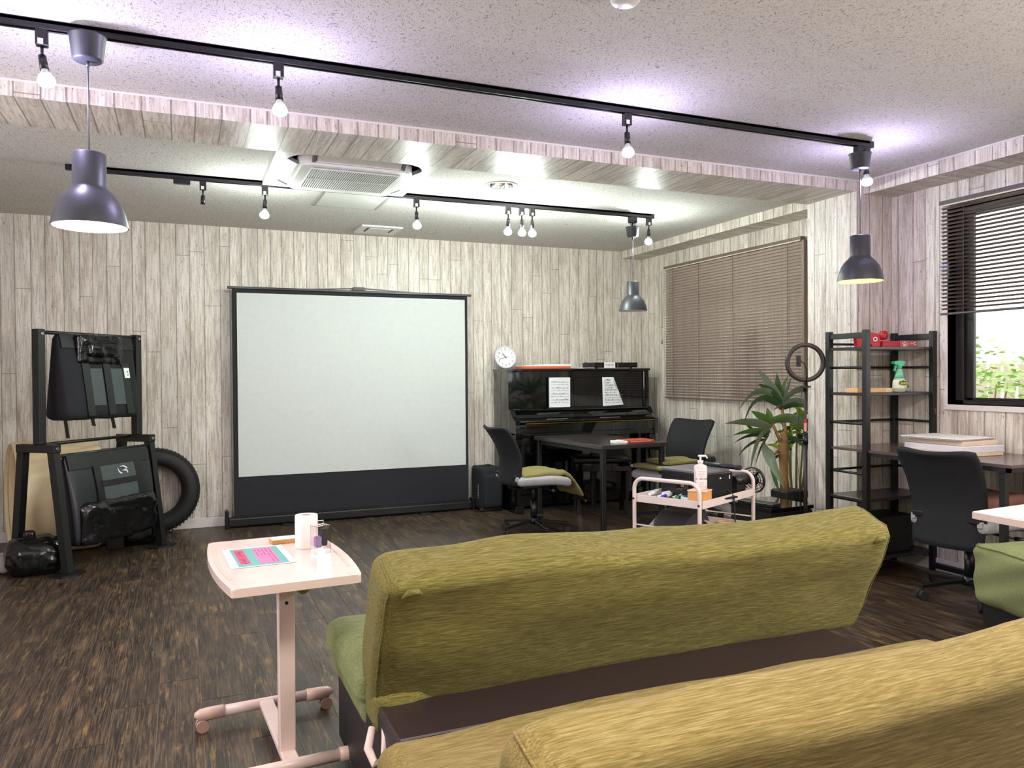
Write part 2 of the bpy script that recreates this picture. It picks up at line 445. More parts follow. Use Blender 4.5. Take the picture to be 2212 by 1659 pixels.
obj('sash', bm, M_sash, wn)
obj('pane', box(B(), xs0+.04, xs0+.045, WY0, WY1, WZ0, WZ1), M_glass, wn)

# ================================================================= BLINDS
def blind(name, x, y0, y1, z0, z1, pitch, tilt, ms, label, cords, rail_m, cord_ends):
    t = thing(name, label, 'blind', (x, (y0+y1)/2, z1))
    hw = (y1-y0)/2; hh = z1-z0
    obj('headrail', box(B(), -.02, .022, -hw-.004, hw+.004, -.03, 0.0, .002), rail_m, t)
    obj('valance_strip', box(B(), -.024, -.02, -hw-.004, hw+.004, -.037, -.028), M_steel if 0 else mat('cream_strip', 'cdbfa8', .4), t)
    sb = B(); n = 5; w_ = .0125; prev = None
    rowa = []; 
    for i in range(n+1):
        s = -1+2*i/n; px = s*w_; pz = .0022*(1-s*s)
        rowa.append((px*math.cos(tilt)-pz*math.sin(tilt), px*math.sin(tilt)+pz*math.cos(tilt)))
    for (a, b_) in zip(rowa, rowa[1:]):
        sb.faces.new([sb.verts.new((a[0], -hw, a[1])), sb.verts.new((b_[0], -hw, b_[1])), sb.verts.new((b_[0], hw, b_[1])), sb.verts.new((a[0], hw, a[1]))])
    bmesh.ops.remove_doubles(sb, verts=sb.verts, dist=1e-5)
    s0 = obj('slat', sb, ms, t, smooth=True); s0.location = (0, 0, -.05)
    k = 1; z = -.05-pitch
    while z > -hh+.02:
        s = s0.copy(); C.objects.link(s); s.parent = t; s.location = (0, 0, z); z -= pitch
    obj('bottom_rail', box(B(), -.014, .014, -hw, hw, -hh, -hh+.014, .003), rail_m, t)
    for c in cords:
        obj('ladder_cord', box(B(), -.0145, -.0130, c-.0015, c+.0015, -hh+.01, -.03), mat('brown_cord', '4a3c33', .7), t)
    for (cy_, cz_) in cord_ends:
        q = B(); cyl(q, (-.03, cy_, -.03), (-.03, cy_, cz_), .0015, n=6); cyl(q, (-.03, cy_, cz_+.01), (-.03, cy_, cz_-.03), .004, .007, n=8)
        obj('pull_cord', q, mat('brown_cord', '4a3c33', .7), t)
    return t
b1 = blind('venetian_blind', 4.545, 4.82, 6.72, 1.045, 2.375, .0265, math.radians(-49), M_blindA, 'closed taupe venetian blind on the far right wall beside the piano', (-.80, -.12, .38, .80), mat('brown_rail', '6b5b4c', .4), ((.97, -.75),))
box_b = obj('side_guide', box(B(), -.015, .03, -.985, -.958, -1.33, -.03, .002), mat('brown_guide', '7a6858', .4), b1)
b2 = blind('venetian_blind', 4.492, .90, 3.545, 1.655, 2.38, .0245, math.radians(-24), M_blindB, 'half-raised brown venetian blind over the bright window above the desk', (-.9, -.2, .5, 1.16), mat('dark_rail', '4b413c', .4), ((1.345, -1.33),))
wl = obj('warning_tag', box(B(), -.045, -.043, 1.235, 1.295, -.50, -.40), M_clear, b2, 'clear plastic tag with blue mark'); obj('blue_mark', box(B(), -.046, -.045, 1.24, 1.30, -.425, -.419), mat('blue_ink', '4a63b8', .6), wl)

# ================================================================= TRACKS AND LAMPS
YT1, YT2 = 3.28, 5.43
def track(x0, x1, y, label):
    t = thing('lighting_track', label, 'track', ((x0+x1)/2, y, CZ-.034)); h = (x1-x0)/2
    q = B(); box(q, -h, h, -.017, -.008, 0, .032, .001); box(q, -h, h, .008, .017, 0, .032, .001); box(q, -h, h, -.017, .017, .020, .034)
    obj('rail', q, M_track, t)
    obj('end_cap', box(B(), h, h+.03, -.018, .018, -.001, .033, .002), M_track, t); obj('end_cap', box(B(), -h-.03, -h, -.018, .018, -.001, .033, .002), M_track, t)
    return t
track(-2.0, 3.57, YT1, 'long black lighting track across the near ceiling')
tr2 = track(-.60, 3.53, YT2, 'shorter black lighting track on the ceiling beyond the beam')
obj('feed_box', box(B(), -.05, .05, -.02, .02, -.03, 0.0, .002), M_track, tr2).location = (0.02-1.465, 0, 0)
def bulb_mat(name, col, s):
    k = N(name); k.b.inputs['Base Color'].default_value = (.9, .9, .9, 1); k.b.inputs['Emission Color'].default_value = col + (1,); k.b.inputs['Emission Strength'].default_value = s; return k.m
BL = bulb_mat('cool_lilac_led', (.66, .60, 1), 250); BG = bulb_mat('cool_white_led', (.88, 1, .93), 400)
M_bneck = mat('white_bulb_neck', 'd9dade', .4)
def spot(x, y, bm_, label, group, tilt=(0, 0), lit=True, small=1.0):
    t = thing('track_spotlight', label, 'spotlight', (x, y, CZ-.034), 0, group)
    q = B(); box(q, -.02, .02, -.016, .016, -.058, .0, .002); obj('adapter', q, M_track, t)
    obj('adapter_label', box(B(), -.012, .006, -.0172, -.016, -.055, -.035), M_white, t)
    q = B(); cyl(q, (0, 0, -.058), (0, 0, -.092), .0055, n=8); cyl(q, (-.009, 0, -.094), (.009, 0, -.094), .006, n=8); obj('stem', q, M_track, t)
    dx, dy = tilt; a = Vector((0, 0, -.094)); dr = Vector((dx, dy, -1)).normalized()
    s_end = a + dr*.055
    q = B(); cyl(q, a, s_end, .0135, .0150, n=16); so = obj('socket', q, M_track, t)
    if lit:
        q = B(); x_, y_, z_ = frame_from(a, s_end)
        m = Matrix((x_, y_, z_)).transposed().to_4x4(); m.translation = s_end
        lathe(q, [(.0115, 0), (.013, .008), (.021, .020), (.0240, .0245), (.0225, .026), (.0, .026)], 20, m)
        obj('bulb_neck', q, M_bneck, t)
        q = B(); lathe(q, [(0, .027), (.0225, .027), (.028, .036), (.0295, .044), (.026, .055), (.014, .063), (0, .065)], 20, m)
        obj('bulb', q, bm_, t)
    return t
for i, (x, ti, lb) in enumerate(((-.449, (.16, -.22), 'leftmost spotlight on the near track'), (.376, (.03, -.12), 'spotlight on the near track above the air conditioner side'), (2.002, (0, -.1), 'spotlight on the near track right of the middle'), (3.555, (.1, 0), 'last spotlight on the near track beside the right pendant'))):
    spot(x, YT1, BL, ['glowing black spotlight at the far left of the near track', 'glowing black spotlight second from left on the near track', 'glowing black spotlight third from left on the near track', 'glowing black spotlight at the right end of the near track'][i], 'spotlights on the near track', ti)
far = [(.145, 0, 'unlit empty spotlight socket on the far track left of the air conditioner'), (.528, 1, 'lit spotlight on the far track at the left corner of the air conditioner'), (1.566, 1, 'lit spotlight on the far track at the right corner of the air conditioner'),
       (2.278, 1, 'leftmost of three spotlights close together on the far track'), (2.388, 1, 'middle one of three spotlights close together on the far track'), (2.475, 1, 'rightmost of three spotlights close together on the far track'), (3.515, 1, 'lit spotlight at the right end of the far track')]
for x, li, lb in far:
    spot(x, YT2, BG, lb, 'spotlights on the far track', (random.uniform(-.08, .08), -.05), bool(li))
def pendant(x, y, s, zs, zc, label, inner, estr, wires=False, lit=True):
    t = thing('pendant_lamp', label, 'lamp', (x, y, zs), 0, 'grey dome pendant lamps')
    R_ = .130*s; hgt = .272*s
    prof = [(.0, hgt), (.052*s, hgt), (.0565*s, hgt-.004), (.0575*s, .150*s), (.060*s, .142*s), (.083*s, .120*s), (.105*s, .090*s), (.120*s, .050*s), (.1285*s, .012*s), (R_, 0)]
    q = B(); lathe(q, prof, 40); obj('shade', q, M_dgrey, t)
    q = B(); lathe(q, [(a*.965, b_-.003*s if b_ > .01 else b_) for a, b_ in prof], 40); obj('shade_lining', q, mat('lining_white', 'e8e4de', .6), t)
    q = B(); lathe(q, [(0, .135*s), (.012, .135*s), (.014, .11*s), (.028, .085*s), (.031, .07*s), (.025, .052*s), (0, .045*s)], 16)
    obj('bulb', q, inner if lit else M_white, t)
    H_ = zc-zs
    q = B(); cyl(q, (0, 0, hgt), (0, 0, H_), .0028, n=8); obj('cord', q, mat('grey_cord', '5a5866', .5), t)
    q = B(); cyl(q, (0, 0, H_-.02), (0, 0, H_), .006, n=8); lathe(q, [(0, H_), (.046*s, H_), (.052*s, H_+.006), (.062*s, H_+.088*s), (.066*s, H_+.092*s), (.058*s, H_+.093*s), (0, H_+.085*s)], 32); obj('canopy', q, M_dgrey, t)
    top = CZ-.034-zs
    q = B(); box(q, -.035, .035, -.018, .018, top-.05 if wires else top-.008, top, .003)
    if wires:
        for k in range(3):
            a = k*2.1; pts = [(.02*math.cos(a), .012*math.sin(a), top-.045), (.035*math.cos(a+1), .03*math.sin(a+1), (top+H_+.09)/2), (.01*math.cos(a+2), .02*math.sin(a+2), H_+.08*s)]
            tube(q, pts, .0035, 6)
        cyl(q, (0, 0, H_+.08*s), (0, 0, top-.04), .008, n=8)
    obj('plug_adapter', q, M_track, t)
    return t
PI1 = bulb_mat('warm_pink_bulb', (1, .72, .58), 170); PI2 = bulb_mat('yellow_bulb', (1, .66, .07), 40)
pendant(-.303, YT1, 1.0, 1.855, 2.465, 'large dark grey pendant lamp glowing pinkish white at left', PI1, 1)
pendant(3.512, YT1, .94, 1.805, 2.43, 'dark grey pendant lamp glowing yellow near the window', PI2, 1, True)
pendant(3.362, YT2, .87, 1.80, 2.395, 'small unlit grey pendant lamp hanging before the piano', PI2, 1, True, lit=False)

# ---------------------------------------------------------------- ceiling fittings
sd = thing('smoke_detector', 'round white smoke detector at the top edge of the ceiling', 'detector', (1.40, 2.30, CZ))
obj('base_ring', lathe(B(), [(0, 0), (.058, 0), (.060, -.004), (.058, -.012), (0, -.012)], 32), M_white, sd)
obj('sensor_cap', lathe(B(), [(0, -.012), (.052, -.012), (.050, -.03), (.044, -.038), (0, -.040)], 32), M_white, sd)
dl = thing('recessed_downlight', 'round chrome recessed downlight in the far ceiling', 'downlight', (DL[0], DL[1], CZ))
obj('rim', lathe(B(), [(.100, .002), (.112, .0), (.113, -.004), (.100, -.006), (.097, .0)], 36), M_white, dl)
obj('reflector', lathe(B(), [(.101, .0), (.095, .03), (.085, .075), (.06, .10), (0, .10)], 36), M_chrome, dl)
q = B(); lathe(q, [(0, .02), (.02, .02), (.026, .035), (.024, .07), (.012, .09)], 16); obj('bulb', q, M_white, dl)
q = B(); box(q, .004, .010, -.035, .035, -.01, .06); obj('baffle', q, M_chrome, dl)
vt = thing('ceiling_vent', 'small square white ceiling vent near the back wall', 'vent', (1.625, 6.86, CZ))
q = B(); s = .18
for (a, b_, c, e) in ((-s, s, -s, -.11), (-s, s, .11, s), (-s, -.12, -.11, .11), (.12, s, -.11, .11)): box(q, a, b_, c, e, -.014, 0, .002)
obj('frame', q, M_white, vt); obj('core_panel', box(B(), -.095, .095, -.10, .10, -.016, -.003, .003), M_white, vt); obj('dark_slot', box(B(), -.119, .119, -.109, .109, -.003, -.0005), M_track, vt)
ht = thing('access_hatch', 'flat square ceiling access hatch behind the air conditioner', 'hatch', (1.175, 5.80, CZ))
q = B(); s = .245
for (a, b_, c, e) in ((-s, s, -s, -s+.014), (-s, s, s-.014, s), (-s, -s+.022, -s, s), (s-.022, s, -s, s)): box(q, a, b_, c, e, -.006, 0, .001)
obj('frame', q, mat('aluminium_grey', '8e8d8a', .4), ht); obj('panel', box(B(), -s+.022, s-.022, -s+.014, s-.014, -.004, 0), mat('hatch_board', 'c6c6c0', .8), ht)

def rsq(h, r, n=8):
    P = []
    for (cx, cy, a0) in ((h-r, h-r, 0), (-h+r, h-r, PI/2), (-h+r, -h+r, PI), (h-r, -h+r, 1.5*PI)):
        for i in range(n+1): P.append((cx+r*math.cos(a0+i*PI/2/n), cy+r*math.sin(a0+i*PI/2/n)))
    return P
ac = thing('ceiling_air_conditioner', 'large white ceiling cassette air conditioner with square grille', 'air conditioner', (.985, 4.955, CZ))
q = B(); o_, i_ = rsq(.475, .01), rsq(.40, .14)
A = [q.verts.new((x, y, -.028)) for x, y in o_]; A0 = [q.verts.new((x, y, 0)) for x, y in o_]; I = [q.verts.new((x, y, -.034)) for x, y in i_]; I0 = [q.verts.new((x*.97, y*.97, -.012)) for x, y in i_]
n = len(A)
for k in range(n):
    j = (k+1) % n
    q.faces.new((A[k], A[j], I[j], I[k])); q.faces.new((A0[k], A0[j], A[j], A[k])); q.faces.new((I[k], I[j], I0[j], I0[k]))
obj('panel_frame', q, M_white, ac)
obj('air_gap', prism(B(), rsq(.39, .135), -.012, -.006), M_track, ac)
q = B(); prism(q, rsq(.345, .11), -.058, -.012, bev=0)
obj('centre_body', q, M_white, ac)
q = B(); prism(q, rsq(.325, .06), -.070, -.058, bev=0); obj('grille_frame', q, M_white, ac)
obj('grille_shadow', box(B(), -.262, .262, -.255, .225, -.0712, -.070), M_track, ac)
q = B()
for k in range(40): xx = -.262+.524*k/39; box(q, xx-.0022, xx+.0022, -.255, .225, -.076, -.0705)
for yy in (-.255, -.015, .225): box(q, -.265, .265, yy-.003, yy+.003, -.0765, -.0705)
g = obj('grille_slats', q, M_white, ac); g['kind'] = 'stuff'
for k in range(4):
    m = RZ(k*PI/2); q = B()
    mm = m @ Matrix.Translation((0, .372, -.040)) @ Matrix.Rotation(math.radians(24), 4, 'X')
    box(q, -.25, .25, -.030, .030, -.004, .004, .003, mm); obj('louvre_flap', q, M_white, ac)
    q = B(); box(q, -.275, -.255, -.035, .03, -.01, .012, .003, mm); box(q, .255, .275, -.035, .03, -.01, .012, .003, mm); obj('flap_bracket', q, mat('mid_grey_plastic', '6f6c70', .5), ac)

# ================================================================= PROJECTION SCREEN
ps = thing('projection_screen', 'large white floor-standing projection screen with black border against the back wall', 'screen', (1.462, 7.09, 0))
q = B(); box(q, -1.10, 1.10, -.045, .045, .012, .085, .012, seg=2); box(q, -1.075, 1.075, -.012, .02, .08, .10)
obj('housing', q, M_blk2, ps)
for s in (-1, 1):
    q = B(); box(q, s*1.10, s*1.13, -.055, .055, 0, .15, .006) if s < 0 else box(q, 1.10, 1.13, -.055, .055, .005, .11, .006)
    if s > 0: tube(q, [(1.14, 0, .06), (1.15, 0, .15), (1.165, 0, .16), (1.185, 0, .07)], .009, 8)
    obj('end_cap', q, M_blk2, ps)
for x in (-.62, .62):
    obj('foot', box(B(), x-.05, x+.05, -.12, .09, 0, .012, .004), M_blk2, ps)
def curtain(x0, x1, z0, z1, y, m, name, label=None):
    q = B(); nx, nz = 40, 30; g = []
    for i in range(nx+1):
        row = []
        for j in range(nz+1):
            x = x0+(x1-x0)*i/nx; z = z0+(z1-z0)*j/nz; e = math.sin(PI*j/nz)
            dy = .004*e*mnoise.noise(Vector((x*1.7, z*1.5, 3))) + .002*e*mnoise.noise(Vector((x*5, z*3, 1)))
            inset = 0
            row.append(q.verts.new((x, y+dy, z)))
        g.append(row)
    for i in range(nx):
        for j in range(nz): q.faces.new((g[i][j], g[i+1][j], g[i+1][j+1], g[i][j+1]))
    return obj(name, q, m, ps, label, smooth=True)
curtain(-1.055, 1.078, .09, 2.055, .0, mat('matte_black_screen_cloth', '1b1b20', .85), 'black_border')
curtain(-1.015, 1.050, .432, 2.012, -.006, mat('matte_white_screen_cloth', 'c4c8c4', .8), 'white_surface')
q = B(); box(q, -1.09, 1.115, -.014, .016, 2.045, 2.066, .003); obj('top_bar', q, M_blk2, ps)
q = B(); bar(q, (-.05, .01, 2.062), (.03, .01, 2.092), .02, .012); bar(q, (-.45, .01, 2.06), (.06, .01, 2.088), .016, .010); bar(q, (.0, .01, 2.090), (.62, .01, 2.062), .016, .010); box(q, -.02, .09, -.008, .02, 2.066, 2.096, .003)
obj('lift_arms', q, M_blk2, ps)

# ================================================================= PIANO
pn = thing('upright_piano', 'glossy black upright piano against the back wall beside the screen', 'piano', (3.615, 6.985, 0))
PX = .775
def pb_(x0, x1, y0, y1, z0, z1, bev=.004): return box(B(), x0, x1, y0-6.985, y1-6.985, z0, z1, bev)
for s in (-1, 1):
    q = B(); prism(q, [(6.80-6.985, .02), (7.165-6.985, .02), (7.165-6.985, 1.325), (6.80-6.985, 1.325)], 0, .035, Matrix(((0, 0, 1, s*PX-(.035 if s > 0 else 0)), (1, 0, 0, 0), (0, 1, 0, 0), (0, 0, 0, 1))))
    obj('side_panel', q, M_gloss, pn)
    # cheek beside the keyboard
    q = B(); prism(q, [(6.63-6.985, .70), (6.80-6.985, .70), (6.80-6.985, .965), (6.765-6.985, .962), (6.715-6.985, .90), (6.65-6.985, .862), (6.63-6.985, .855)], 0, .045, Matrix(((0, 0, 1, s*PX-(.045 if s > 0 else 0)), (1, 0, 0, 0), (0, 1, 0, 0), (0, 0, 0, 1))))
    obj('key_cheek', q, M_gloss, pn)
    q = B(); x = s*(PX-.045)
    box(q, x-.045, x+.045, 6.64-6.985, 6.74-6.985, .70, .735, .004); box(q, x-.036, x+.036, 6.65-6.985, 6.73-6.985, .62, .70, .008)
    bar(q, (x, 6.69-6.985, .62), (x, 6.69-6.985, .50), .05, .05); bar(q, (x, 6.69-6.985, .52), (x, 6.69-6.985, .07), .038, .038); box(q, x-.045, x+.045, 6.64-6.985, 6.86-6.985, 0, .07, .006)
    obj('leg', q, M_gloss, pn)
obj('lid', pb_(-PX-.012, PX+.012, 6.785, 7.17, 1.325, 1.348), M_gloss, pn)
obj('upper_panel', pb_(-PX+.035, PX-.035, 6.825, 6.84, .96, 1.325, .002), M_gloss, pn)
for s in (-1, 1): obj('panel_moulding', pb_(s*(PX-.037)-.014, s*(PX-.037)+.014, 6.808, 6.825, .97, 1.32, .003), M_gloss, pn)
obj('music_desk', pb_(-.36, .38, 6.795, 6.812, .975, 1.265, .003), M_gloss, pn, 'glossy black raised music desk panel')
obj('desk_ledge', pb_(-PX+.035, PX-.035, 6.755, 6.84, .945, .962, .004), M_gloss, pn)
obj('sheet_rest', pb_(-.38, .46, 6.765, 6.80, .962, .974, .003), M_blk2, pn)
q = B(); prof = [(6.80, .946), (6.765, .940), (6.73, .912), (6.70, .885), (6.655, .868), (6.625, .862), (6.618, .850), (6.63, .842), (6.80, .842)]
prism(q, [(a-6.985, b_) for a, b_ in prof], -PX+.045, PX-.045, Matrix(((0, 0, 1, 0), (1, 0, 0, 0), (0, 1, 0, 0), (0, 0, 0, 1)))); obj('fallboard', q, M_gloss, pn)
obj('hinge_strip', pb_(-PX+.1, PX-.05, 6.622, 6.632, .833, .838, 0), mat('brass', 'c9a34e', .25, metal=1), pn, 'thin brass strip under the closed key lid')
obj('key_slip', pb_(-PX+.045, PX-.045, 6.635, 6.66, .745, .83), M_gloss, pn)
obj('keybed', pb_(-PX, PX, 6.645, 6.86, .70, .75), M_gloss, pn)
obj('lower_panel', pb_(-PX+.035, PX-.035, 6.85, 6.868, .14, .70, .003), M_gloss, pn)
obj('bottom_rail', pb_(-PX+.035, PX-.035, 6.835, 6.88, .03, .14), M_gloss, pn)
obj('back_frame', pb_(-PX+.035, PX-.035, 7.05, 7.16, .02, 1.32, .003), M_black, pn)
for x in (-.09, 0.0, .09):
    q = B(); bar(q, (x, 6.85-6.985, .085), (x+.01, 6.74-6.985, .06), .022, .008); cyl(q, (x+.01, 6.745-6.985, .058), (x+.01, 6.72-6.985, .055), .016, .013, 12); obj('pedal', q, mat('brass', 'c9a34e', .25, metal=1), pn)

# wall clock leaning on the piano
ck = thing('wall_clock', 'round white clock with black numerals standing on the left end of the piano', 'clock', (2.935, 7.10, 1.349)); R_ = .113
m = mtx((0, 0, R_+.001), (1, 0, 0), (0, .14, 1))
q = B(); lathe(q, [(0, -.015), (R_-.006, -.015), (R_, -.006), (R_, .012), (R_-.006, .018), (R_-.014, .016), (R_-.016, .008), (0, .008)], 40, m); obj('case', q, mat('silver_white', 'c9cccc', .3), ck)
q = B(); lathe(q, [(0, .009), (R_-.016, .009)], 40, m); obj('dial', q, M_paper, ck)
for h_ in range(1, 13):
    a = PI/2 - h_*PI/6; text('numeral', str(h_), .026, M_ink, ck, m @ Matrix.Translation((.079*math.cos(a), .079*math.sin(a), .010)))
def hand(L, w_, ang, nm, mt_): 
    a = math.radians(90-ang); mm = m @ Matrix.Translation((0, 0, .0125)) @ Matrix.Rotation(a, 4, 'Z'); obj(nm, box(B(), -.014, L, -w_, w_, -.0008, .0008, 0, mm), mt_, ck)
hand(.048, .0032, 318, 'hour_hand', M_ink); hand(.074, .0022, 252, 'minute_hand', M_ink); hand(.045, .0009, 72, 'second_hand', mat('grey_metal', '8b8b8b', .4))

# sheets on the desk
def sheet(x0, x1, z0, z1, y, label, group, folded=False):
    t = thing('sheet_music', label, 'sheet music', ((x0+x1)/2, y, z0), 0, group); hw = (x1-x0)/2; hh = z1-z0
    if not folded: q = box(B(), -hw, hw, -.001, .001, 0, hh)
    else: q = prism(B(), [(-hw, 0), (hw, .01), (0, hh), (-hw-.006, hh)], -.001, .001, Matrix(((1, 0, 0, 0), (0, 0, 1, 0), (0, 1, 0, 0), (0, 0, 0, 1))))
    obj('page', q, M_paper, t)
    q = B()
    for k in range(4 if not folded else 5):
        zc = hh*(.82-.2*k) if not folded else hh*(.86-.17*k)
        xr = hw*.85 if not folded else (hw*.9 if k > 2 else -hw + (hw*1.0)*(.75+.28*k))
        for dz in (0, .006, .012, -.016, -.022): box(q, -hw*.85, xr, -.0022, -.0012, zc+dz, zc+dz+.0012)
        for j in range(16):
            x = random.uniform(-hw*.8, xr-.01); zz = zc+random.choice((-.02, .004, .01)); box(q, x, x+.004, -.0022, -.0012, zz, zz+random.uniform(.004, .012))
    if not folded: box(q, -.03, .035, -.0022, -.0012, hh*.95, hh*.955); box(q, .05, .09, -.0022, -.0012, hh*.93, hh*.934)
    st = obj('staves', q, mat('faded_ink', '6a6c70', .8), t); st['kind'] = 'stuff'
    if folded:
        q = B(); v = [q.verts.new(c) for c in ((-.015+hw*.1, -.012, hh*.78), (0.004, -.002, hh), (hw*.62, -.003, hh*.42))]; q.faces.new(v); bmesh.ops.solidify(q, geom=q.faces[:], thickness=.0008)
        obj('folded_corner', q, M_paper, t)
    return t
sheet(3.262, 3.488, .975, 1.262, 6.790, 'white sheet of printed music upright on the left of the piano desk', 'sheets of music on the piano')
sheet(3.852, 4.088, .975, 1.262, 6.790, 'white sheet of music with its corner folded over at right of the piano desk', 'sheets of music on the piano', True)

# items on the piano top
t = thing('document_folder', 'orange plastic folder filled with papers on the piano top', 'folder', (3.27, 6.93, 1.349))
q = B(); prism(q, [(-.27, -.11), (.24, -.11), (.25, .12), (-.25, .12)], 0, .024); box(q, -.26, .10, -.115, -.10, .0, .006); obj('cover', q, M_orange, t)
q = B(); box(q, -.24, .24, -.105, .11, .024, .032); box(q, -.05, .26, -.10, .12, .032, .042, .002, RZ(.08)); obj('papers', q, M_paper, t)
t = thing('paper_bundle', 'loose white papers lying flat on the piano between folder and black recorder', 'paper', (3.66, 6.90, 1.349), .1)
q = B(); box(q, -.11, .12, -.08, .08, 0, .004, 0, RZ(.2)); box(q, -.10, .11, -.09, .07, .004, .008, 0, RZ(-.1)); obj('papers', q, M_paper, t)
t = thing('media_player', 'low black media player box with a white label on the piano top', 'electronics', (4.02, 6.93, 1.349))
obj('body', box(B(), -.255, .255, -.11, .12, .008, .058, .003), M_blk2, t); obj('front_panel', box(B(), .02, .25, -.113, -.11, .013, .052, .001), M_gloss, t)
for sx in (-.2, .2): obj('foot', lathe(B(), [(0, 0), (.012, 0), (.014, .009), (0, .009)], 12, Matrix.Translation((sx, -.07, 0))), M_rub, t)
lb = obj('label', box(B(), -.135, -.01, -.1135, -.11, .005, .060), M_paper, t, 'white label with red lettering')
q = B(); 
for k in range(7): box(q, -.12+.014*k, -.112+.014*k, -.1142, -.1135, .028+.003*(k % 2), .040); 
box(q, -.125, -.02, -.1142, -.1135, .021, .0225); obj('lettering', q, mat('red_ink', 'c45a62', .6), lb)
tube(q := B(), [(-.25, -.02, .03), (-.29, -.03, .06), (-.31, -.03, .055), (-.315, -.04, .02), (-.29, -.05, .006), (-.36, -.06, .005)], .0035, 8); obj('cable', q, M_rub, t)

# ================================================================= SPEAKER CASE
t = thing('wheeled_case', 'black upright wheeled fabric case beside the left end of the piano', 'case', (2.70, 7.02, 0))
obj('body', rbox(B(), .105, .15, .20, .025, 8, None, Matrix.Translation((0, 0, .215))), M_blkf, t)
obj('front_pocket', rbox(B(), .095, .02, .155, .015, 6, None, Matrix.Translation((.0, -.155, .20))), M_blkf, t)
q = B(); tube(q, [(-.02, .0, .41), (-.01, .0, .425), (.03, .0, .425), (.04, 0, .41)], .008, 8); obj('handle', q, M_rub, t)
for sy in (-.12, .12): q = B(); cyl(q, (-.115, sy, .018), (.10, sy, .018), .018, n=14); obj('wheel', q, M_rub, t)
q = B()
for k in range(7): box(q, -.1075, -.1055, -.06, -.045+.004*(k % 3), .12+.02*k, .132+.02*k)
obj('side_lettering', q, M_grey, t)

# ================================================================= DARK TABLE
dt = thing('desk_table', 'dark rectangular table with black square legs in front of the piano', 'table', (3.375, 6.055, 0), math.radians(93.4))
hx, hy = .575, .325
obj('tabletop', box(B(), -hx, hx, -hy, hy, .688, .722, .003), mat('dark_grain_laminate', '38302f', .24, var=.15, vscale=(60, 3, 60)), dt)
for sx in (-1, 1):
    for sy in (-1, 1):
        x = sx*(hx-.035); y = sy*(hy-.035); obj('leg', box(B(), x-.019, x+.019, y-.019, y+.019, 0, .69, .003), M_black, dt)
q = B(); box(q, -hx+.05, hx-.05, -hy+.03, -hy+.045, .65, .688); box(q, -hx+.05, hx-.05, hy-.045, hy-.03, .65, .688); obj('frame_rail', q, M_black, dt)
t = thing('book', 'red-orange book lying on the near end of the dark table', 'book', (3.50, 5.62, .723), math.radians(3))
obj('cover', box(B(), -.13, .135, -.075, .09, 0, .022, .002), mat('brick_red_cover', 'b9483a', .4), t)
obj('title_mark', box(B(), -.10, .10, -.0762, -.0752, .008, .014), mat('cream_ink', 'e0a890', .6), t)
obj('page_block', box(B(), -.134, .125, -.07, .088, .003, .019), M_paper, t)
t = tag(obj('paper_note', prism(B(), [(-.05, -.05), (.04, -.06), (.04, .05), (-.04, .06)], 0, .018), M_paper), 'small white folded paper at the left of the red book', 'paper', None, (3.33, 5.62, .723))

# ================================================================= PIANO BENCH
t = thing('piano_bench', 'low black padded piano bench between the dark table and piano', 'bench', (3.60, 6.40, 0), math.radians(-22))
obj('seat_pad', rbox(B(), .27, .155, .03, .025, 8, None, Matrix.Translation((0, 0, .505))), mat('black_leather', '14161a', .3), t)
obj('apron', box(B(), -.25, .25, -.135, .135, .40, .475, .004), M_gloss, t)
for sx in (-1, 1):
    for sy in (-1, 1): q = B(); bar(q, (sx*.215, sy*.12, .0), (sx*.235, sy*.125, .40), .035, .035); obj('leg', q, M_gloss, t)
q = B(); cyl(q, (.25, -.08, .44), (.29, -.08, .44), .018, n=12); obj('height_knob', q, M_chrome, t)

# ================================================================= OFFICE CHAIRS
def panel(fn, nu, nv, th):
    q = B(); F_ = []; K = []
    for i in range(nu+1):
        for j in range(nv+1):
            u, v = -1+2*i/nu, j/nv; e = 1e-3
            p = Vector(fn(u, v)); du = Vector(fn(u+e, v))-p; dv = Vector(fn(u, v+e))-p; nn = du.cross(dv).normalized()
            F_.append(q.verts.new(p+nn*th/2)); K.append(q.verts.new(p-nn*th/2))
    ix = lambda i, j: i*(nv+1)+j
    for i in range(nu):
        for j in range(nv):
            a = (ix(i, j), ix(i+1, j), ix(i+1, j+1), ix(i, j+1)); q.faces.new([F_[k] for k in a]); q.faces.new([K[k] for k in a[::-1]])
    loop = [ix(i, 0) for i in range(nu+1)]+[ix(nu, j) for j in range(1, nv+1)]+[ix(i, nv) for i in range(nu-1, -1, -1)]+[ix(0, j) for j in range(nv-1, 0, -1)]
    for a, b_ in zip(loop, loop[1:]+loop[:1]): q.faces.new((F_[a], F_[b_], K[b_], K[a]))
    for fc in q.faces: fc.smooth = True
    return q
